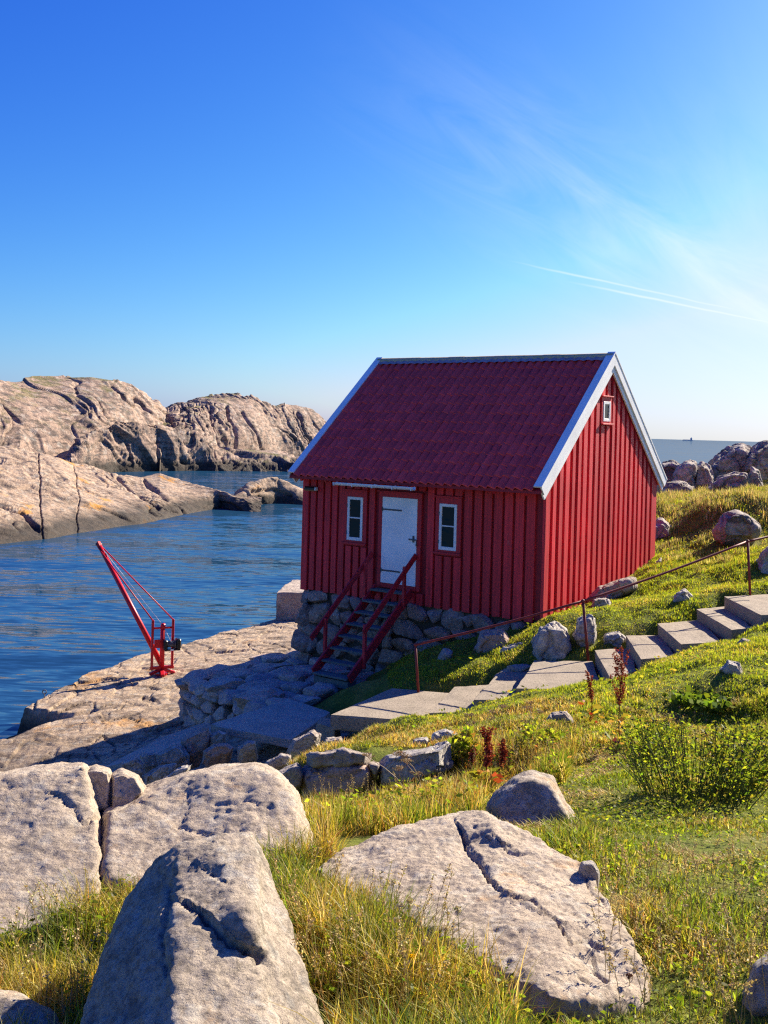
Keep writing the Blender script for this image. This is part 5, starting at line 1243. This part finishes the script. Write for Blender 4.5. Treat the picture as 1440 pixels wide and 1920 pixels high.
# dry turf strip below the slabs
P, px = scatter(150000, -1.2, 4.5, 10, 17.5, 1.0, lambda q, x, y: inz(q, Z_DRY))
col = mixcol(P, 1.6, 8, pal(len(P), [STRAW, GOLD, RUST], [4, 4, 2]), pal(len(P), [OLIVE, GREEN, LIME], [2, 2, 2]), .05, .4)
tag(link('dry_turf', blades_mesh('dry_turf', P, R.uniform(.03, .11, len(P)), R.uniform(.008, .016, len(P)), R.uniform(.2, 1.0, len(P)), col, 2)), 'sun-bleached turf below the path slabs', 'grass', kind='stuff')
# meadow on the right, from the camera to the bank
P, px = scatter(520000, -.3, 6.2, 2.3, 12.6, 1.35, lambda q, x, y: (q[:, 0] > 880) & ~inz(q, Z_FG))
lawn = inz(px, Z_LAWN)
straw = sstep(.22, .42, patch(P, 1.1, 31)) 
col = mixcol(P, 1.5, 5, pal(len(P), [GREEN, LIME, OLIVE, DARK], [4, 3, 3, 1]), pal(len(P), [GOLD, STRAW, RUST, OLIVE, LIME], [3, 4, 1, 3, 1]), -.08, .28)
col = col * (1 - .85 * straw[:, None]) + pal(len(P), [STRAW, (.5, .33, .12)], [3, 2]) * .85 * straw[:, None]
L = R.uniform(.025, .085, len(P)) * (1 + .9 * np.clip(patch(P, 1.8, 7), -.5, 1)) * np.where(lawn, .75, 1.15) * sstep(2.4, 4.2, P[:, 1]) ** .5
tag(link('meadow_grass', blades_mesh('meadow_grass', P, L, R.uniform(.004, .009, len(P)) * (.7 + P[:, 1] / 9), R.uniform(.2, 1.0, len(P)) + .5 * straw, col, 3)), 'green meadow grass with straw-coloured patches on the right', 'grass', kind='stuff')
# tall grass in the hollow and between the foreground boulders
P, px = scatter(150000, -1.6, 3.2, 5.6, 11.6, 1.0, lambda q, x, y: inz(q, Z_HOL))
col = mixcol(P, 1.4, 3, pal(len(P), [STRAW, GOLD, RUST, OLIVE], [3, 3, 2, 2]), pal(len(P), [GREEN, DARK, OLIVE, LIME], [3, 2, 2, 1]), -.15, .2)
L = R.uniform(.06, .22, len(P)) * (1 + .8 * patch(P, 1.5, 12))
tag(link('hollow_grass', blades_mesh('hollow_grass', P, L, R.uniform(.005, .011, len(P)), R.uniform(.1, .7, len(P)), col, 3)), 'tall golden grass in the hollow before the dry stone wall', 'grass', kind='stuff')
P, px = scatter(300000, -2.6, 1.6, 2.3, 6.4, 1.0, lambda q, x, y: inz(q, Z_FG) | inz(q, Z_FL))
kp = patch(P, 5.0, 44) + .35 * R.rand(len(P)) > -.02; P, px = P[kp], px[kp]
col = mixcol(P, 2.6, 14, pal(len(P), [GOLD, STRAW, RUST, OLIVE], [5, 3, 1, 3]), pal(len(P), [GREEN, DARK, OLIVE, LIME], [3, 3, 2, 1]), -.05, .25)
L = R.uniform(.06, .27, len(P)) * (1 + .7 * patch(P, 2.4, 15)) * np.where(inz(px, Z_FL), .85, 1.1)
tag(link('tall_grass', blades_mesh('tall_grass', P, L, R.uniform(.0028, .0060, len(P)), R.uniform(.15, 1.0, len(P)), col, 4)), 'tall golden green grass between the foreground boulders', 'grass', kind='stuff')
# low herbs: small leaves through all of it
def herbs(name, lab, n, box, keep, size, stops, w, lift):
    P, px = scatter(n, *box, 1.0, keep); P[:, 2] += R.uniform(0, 1, len(P)) ** 1.3 * lift * (1 + .6 * patch(P, 1.8, 21)); pm = patch(P, 1.6, 23) > -.05; P = P[pm]
    tag(link(name, leaves_mesh(name, P, R.uniform(*size, len(P)), pal(len(P), stops, w, .3))), lab, 'herbs', kind='stuff')
herbs('foreground_herbs', 'small green herb leaves among the foreground boulders', 60000, (-2.6, 1.6, 2.3, 6.0), lambda q, x, y: inz(q, Z_FG) | inz(q, Z_FL), (.012, .035), [GREEN, OLIVE, LIME, DARK], [3, 3, 2, 3], .12)
herbs('meadow_herbs', 'low leafy herbs in the meadow on the right', 90000, (-.3, 6.2, 2.3, 12.4), lambda q, x, y: q[:, 0] > 860, (.012, .032), [GREEN, LIME, OLIVE, DARK], [4, 2, 3, 2], .07)
herbs('slope_herbs', 'leafy herbs on the slope behind the steps', 26000, (.5, 13, 13, 34), lambda q, x, y: (q[:, 1] > 930) & ((q[:, 1] < 1045) | (q[:, 0] < 1100) | (q[:, 1] > 1225)), (.03, .08), [GREEN, LIME, OLIVE, GOLD], [3, 3, 3, 2], .10)
herbs('hollow_herbs', 'yellowing leaves in the hollow by the dry stone wall', 40000, (-1.6, 3.2, 6.5, 11.6), lambda q, x, y: inz(q, Z_HOL), (.02, .06), [GREEN, LIME, OLIVE, RUST], [4, 3, 3, 1], .18)

# ------------------------------------------------------------------ single plants
def on_ground(px, py, d0):
    lo, hi = d0 * .6, d0 * 1.6                      # where the sight line meets the slope, near d0
    best = None
    for d in np.linspace(lo, hi, 200):
        p = ud(px, py, d); e = abs(p.z - float(ground_at(p.x, p.y))) + .02 * abs(d - d0)
        if best is None or e < best[0]: best = (e, p)
    p = best[1]; p.z = float(ground_at(p.x, p.y)); return p
def stalk(base, h, lean, r, n=7, wob=.02):
    pts = [];
    for i in range(n): t = i / (n - 1); pts.append(Vector((lean[0] * t * t + wob * math.sin(5 * t + h * 9), lean[1] * t * t, h * t)))
    return pts
rp_ = random.Random(21)
def stuffp(name, me, parent): return tag(link(name, me, parent), kind='stuff')
def col_obj(name, me, parent, col):
    set_col(me, np.tile(np.array(col), (len(me.vertices), 1))); return link(name, me, parent)
def tube_mesh(name, lists, mat):
    mb = MB()
    for pts, r in lists: mb.pipe(pts, r, 5)
    me = bpy.data.meshes.new(name); mb.bm.to_mesh(me); mb.bm.free(); me.materials.append(mat); return me
def dock(px, py, d, h, lab, nbr=6):
    b = on_ground(px, py, d); o = empty('dock_plant', b); tag(o, lab, 'dock plant', 'rust-brown dock plants')
    main = stalk(b, h, (rp_.uniform(-.05, .05), rp_.uniform(-.03, .03)), .006); lists = [(main, [.006, .006, .0055, .005, .004, .003, .002])]
    pts = []
    for i in range(340):
        t = rp_.uniform(.45, 1.0); k = min(5, int(t * 6)); p = main[k].lerp(main[k + 1], t * 6 - k); w = .015 * (1.15 - t) + .005
        pts.append(p + Vector((rp_.gauss(0, w), rp_.gauss(0, w), rp_.gauss(0, .01))))
    for j in range(nbr):
        t = rp_.uniform(.42, .8); k = min(5, int(t * 6)); p = main[k].lerp(main[k + 1], t * 6 - k); a = rp_.uniform(0, 6.28); l = h * rp_.uniform(.14, .28)
        br = [p + Vector((math.cos(a) * .35 * l * q ** .7, math.sin(a) * .35 * l * q ** .7, l * q)) for q in (0, .33, .66, 1)]; lists.append((br, .0025))
        for i in range(70):
            q = rp_.uniform(.1, 1); kk = min(2, int(q * 3)); s = br[kk].lerp(br[kk + 1], q * 3 - kk); pts.append(s + Vector((rp_.gauss(0, .011), rp_.gauss(0, .011), rp_.gauss(0, .008))))
    col_obj('stem', tube_mesh('stem', lists, m_dry), o, (.19, .055, .025))
    P = np.array([p[:] for p in pts]); stuffp('seed_spike', leaves_mesh('seed_spike', P, R.uniform(.012, .026, len(P)), pal(len(P), [(.30, .05, .028), (.38, .085, .04), (.20, .035, .022)], [3, 2, 2]), m_dry, .5, .8), o)
    n = 26; P = np.stack([R.normal(0, .05, n), R.normal(0, .05, n), R.uniform(.02, h * .4, n)], 1); stuffp('leaves', leaves_mesh('leaves', P, R.uniform(.06, .14, n), pal(n, [RUST, GOLD, OLIVE, (.3, .05, .02)], [2, 2, 2, 1])), o)
dock(1163, 1408, 9.0, 1.06, 'tallest rust-brown dock stalk, in front of the steps', 9)
dock(1107, 1360, 10.5, .62, 'slender dock stalk left of the tallest one', 2)
dock(912, 1482, 8.2, .5, 'reddest dock stalk in the hollow right of the dry stone wall', 5)
dock(936, 1476, 8.3, .48, 'dock stalk at the right of the pair in the hollow', 4)
dock(884, 1462, 8.6, .33, 'short dock stalk nearest the dry stone wall', 3)
def umbel(px, py, d, h, lean, lab):
    b = on_ground(px, py, d); o = empty('umbel_plant', b); tag(o, lab, 'wild carrot', 'dried umbel plants')
    main = stalk(b, h, lean, .004); lists = [(main, .0032)]; tops = [main[-1]]
    for j in range(3):
        k = 3 + j % 3; a = rp_.uniform(0, 6.28); e = main[k] + Vector((math.cos(a) * .10, math.sin(a) * .10, h * .22)); lists.append(([main[k], main[k].lerp(e, .5) + Vector((0, 0, -.01)), e], .0022)); tops.append(e)
    col_obj('stem', tube_mesh('stem', lists, m_dry), o, (.30, .22, .13))
    rays = []; P = []
    for tp in tops:
        for i in range(16):
            a = rp_.uniform(0, 6.28); r = rp_.uniform(.01, .05); q = tp + Vector((math.cos(a) * r, math.sin(a) * r, .035 - r * .3)); rays.append(([tp, q], .0011)); P += [q + Vector((rp_.gauss(0, .006), rp_.gauss(0, .006), rp_.gauss(0, .004))) for _ in range(7)]
    tag(col_obj('umbel', tube_mesh('umbel', rays, m_dry), o, (.30, .22, .13)), kind='stuff')
    P = np.array([p[:] for p in P]); stuffp('seeds', leaves_mesh('seeds', P, R.uniform(.006, .012, len(P)), pal(len(P), [(.26, .17, .10), (.36, .26, .17)], [1, 1]), m_dry, .5, .9), o)
umbel(775, 1530, 9.2, .46, (-.38, 0), 'dried umbel plant leaning furthest left before the dry stone wall')
umbel(800, 1520, 9.2, .42, (-.20, 0), 'dried umbel plant leaning gently in front of the dry stone wall')
umbel(868, 1430, 10.4, .5, (.02, 0), 'upright dried umbel plant in front of the middle path slabs')
umbel(930, 1398, 10.8, .42, (.05, 0), 'dried umbel plant just below the widest path slab')
umbel(1000, 1420, 9.5, .5, (-.08, 0), 'dried umbel plant left of the slender dock stalk')
def leafy(name, px, py, d, h, wd, n, stops, w, size, lab, cat, heads=None, group=None, stems=30, asp=.4):
    b = on_ground(px, py, d); o = empty(name, b); tag(o, lab, cat, group); lists = []; P = []; hd = []
    for i in range(stems):
        a, r = rp_.uniform(0, 6.28), wd * .35 * rp_.random() ** .5; s0 = Vector((math.cos(a) * r, math.sin(a) * r, 0)); hh = h * rp_.uniform(.5, 1.0) * (1 - .25 * r / wd)
        s1 = s0 + Vector((math.cos(a) * wd * .35 * rp_.random(), math.sin(a) * wd * .35 * rp_.random(), hh)); mid = s0.lerp(s1, .5) + Vector((0, 0, hh * .04))
        lists.append(([s0, mid, s1], [.004, .003, .0015])); hd.append(s1)
        for k in range(n // stems):
            t = rp_.uniform(.0, 1); q = (s0.lerp(mid, t * 2) if t < .5 else mid.lerp(s1, t * 2 - 1)); P.append(q + Vector((rp_.gauss(0, .025), rp_.gauss(0, .025), rp_.gauss(0, .01))))
    col_obj('stem', tube_mesh('stem', lists, m_dry), o, (.10, .12, .03))
    P = np.array([p[:] for p in P]); stuffp('leaves', leaves_mesh('leaves', P, R.uniform(*size, len(P)), pal(len(P), stops, w, .25), None, .3, asp), o)
    if heads:
        mb = MB()
        for q in hd: mb.ball(q, heads[0] * rp_.uniform(.7, 1.2), 6)
        me = bpy.data.meshes.new('flower_head'); mb.bm.to_mesh(me); mb.bm.free(); me.materials.append(m_dry); tag(col_obj('flower_head', me, o, heads[1]), kind='stuff')
    return o
leafy('knapweed_bush', 1300, 1500, 7.8, .50, 1.0, 2200, [GREEN, OLIVE, LIME, DARK], [4, 3, 3, 2], (.016, .042), 'bushiest knapweed clump, on the lawn', 'knapweed', (.007, (.07, .04, .04)), None, 110)
leafy('knapweed_bush', 1225, 1440, 8.8, .48, .55, 1500, [GREEN, OLIVE, LIME], [3, 3, 3], (.03, .06), 'paler knapweed clump to the left of the bushy one', 'knapweed', (.007, (.10, .07, .05)), None, 45)
leafy('knapweed_bush', 1385, 1480, 8.0, .5, .5, 1300, [GREEN, OLIVE, LIME, DARK], [3, 3, 3, 2], (.03, .06), 'knapweed clump to the right of the bushy one', 'knapweed', (.007, (.09, .06, .05)), None, 40)
leafy('bramble', 1320, 1322, 12.6, .15, .7, 420, [DARK, GREEN, (.10, .14, .05)], [4, 3, 1], (.06, .12), 'dark leafy bramble in the shade of the grass bank', 'bramble', None, None, 60, .7)
leafy('yellow_herb', 866, 1436, 9.6, .40, .3, 420, [(.34, .32, .03), LIME, GREEN, RUST], [2, 3, 3, 1], (.05, .10), 'yellow-leaved herb at the right end of the dry stone wall', 'herb', None, None, 16, .6)
leafy('yellow_herb', 1010, 1400, 10.2, .26, .4, 260, [(.30, .30, .03), LIME, GREEN], [3, 3, 2], (.05, .09), 'yellow-green herb below the middle railing post', 'herb', None, None, 14, .6)
leafy('yellow_herb', 745, 1560, 8.6, .24, .5, 420, [(.34, .32, .02), LIME, GREEN], [2, 3, 3], (.05, .09), 'broad-leaved herb in the hollow under the leaning umbels', 'herb', None, None, 20, .6)
# seed heads and flowers close to the camera
def head(px, py, d, r, col, lab, name='seed_head', cat='seed head', group='pale seed heads by the slab', petals=0):
    tp = ud(px, py, d); g = float(ground_at(tp.x, tp.y + .05)); b = Vector((tp.x + rp_.uniform(-.03, .03), tp.y + .05, g)); o = empty(name, b); tag(o, lab, cat, group)
    t = tp - b; col_obj('stem', tube_mesh('stem', [([Vector((0, 0, 0)), t * .5 + Vector((rp_.uniform(-.015, .015), 0, .01)), t], .0013)], m_dry), o, (.22, .20, .06))
    n = 90; v = R.normal(size=(n, 3)); v /= np.linalg.norm(v, axis=1)[:, None]
    if petals: v[:, 2] *= .25
    P = np.array(t)[None] + v * r * R.uniform(.3, .9, (n, 1)); stuffp('head', leaves_mesh('head', P, R.uniform(.35, .7, n) * r, pal(n, [col], [1], .12), m_dry, .2, .7), o)
PALE = (.50, .42, .24)
for (px, py, lab) in ((738, 1655, 'pale seed head highest of the group left of the slab'), (751, 1700, 'pale seed head just below the highest one'), (767, 1688, 'pale seed head right of the pair left of the slab'), (745, 1725, 'pale seed head lowest on the left of the slab'), (836, 1742, 'big double seed head against the shaded face of the slab'), (797, 1768, 'pale seed head halfway down beside the slab'), (803, 1812, 'lowest pale seed head beside the slab'), (858, 1706, 'pale seed head touching the edge of the slab')):
    head(px, py, 3.35, .013, PALE, lab)
head(773, 1793, 3.2, .012, (.75, .50, .01), 'bright yellow flower among the seed heads', 'yellow_flower', 'flower', 'yellow flowers', 1)
head(1308, 1818, 3.6, .010, (.75, .50, .01), 'tiny yellow flower in the meadow at bottom right', 'yellow_flower', 'flower', 'yellow flowers', 1)
head(1180, 1830, 3.4, .011, (.10, .04, .03), 'dark brown knapweed head at the foot of the slab', 'seed_head', 'seed head', None)
# flowering grass stems with feathery tops
def panicles(name, lab, spots):
    Ls = []; P = []
    b0 = None
    for px, py, d, h in spots:
        b = on_ground(px, py, d); b0 = b0 or b; lean = rp_.uniform(-.25, .25); pts = [b - b0 + Vector((lean * h * t * t, rp_.uniform(-.02, .02), h * t)) for t in (0, .3, .6, .85, 1)]; Ls.append((pts, .0011))
        for k in range(34): q = rp_.uniform(.72, 1.02); kk = 3 if q > .85 else 2; s = pts[kk].lerp(pts[kk + 1], min(1, (q - (.6, .85)[kk - 2]) / (.25, .15)[kk - 2])); P.append(s + Vector((rp_.gauss(0, .004), rp_.gauss(0, .004), 0)))
    o = empty(name, b0); tag(o, lab, 'grass', kind='stuff')
    col_obj('stem', tube_mesh('stem', Ls, m_dry), o, (.34, .25, .10)); P = np.array([p[:] for p in P]); link('panicle', leaves_mesh('panicle', P, R.uniform(.006, .013, len(P)), pal(len(P), [STRAW, (.45, .34, .18)], [1, 1]), m_dry, .1, .5), o)
panicles('grass_stems', 'thin straw grass stems standing among the foreground boulders', [(rp_.uniform(500, 860), rp_.uniform(1740, 1960), rp_.uniform(2.9, 3.9), rp_.uniform(.18, .36)) for _ in range(46)] + [(rp_.uniform(0, 200), rp_.uniform(1760, 1960), rp_.uniform(3.3, 4.3), rp_.uniform(.18, .34)) for _ in range(26)])
panicles('hollow_stems', 'straw grass stems standing in the hollow', [(rp_.uniform(585, 850), rp_.uniform(1545, 1620), rp_.uniform(8, 9.5), rp_.uniform(.3, .52)) for _ in range(60)] + [(rp_.uniform(840, 1080), rp_.uniform(1420, 1480), rp_.uniform(7.8, 10), rp_.uniform(.25, .5)) for _ in range(50)])
panicles('meadow_stems', 'thin dry stems rising from the meadow', [(rp_.uniform(1120, 1460), rp_.uniform(1640, 1960), rp_.uniform(3, 4.8), rp_.uniform(.12, .30)) for _ in range(110)])
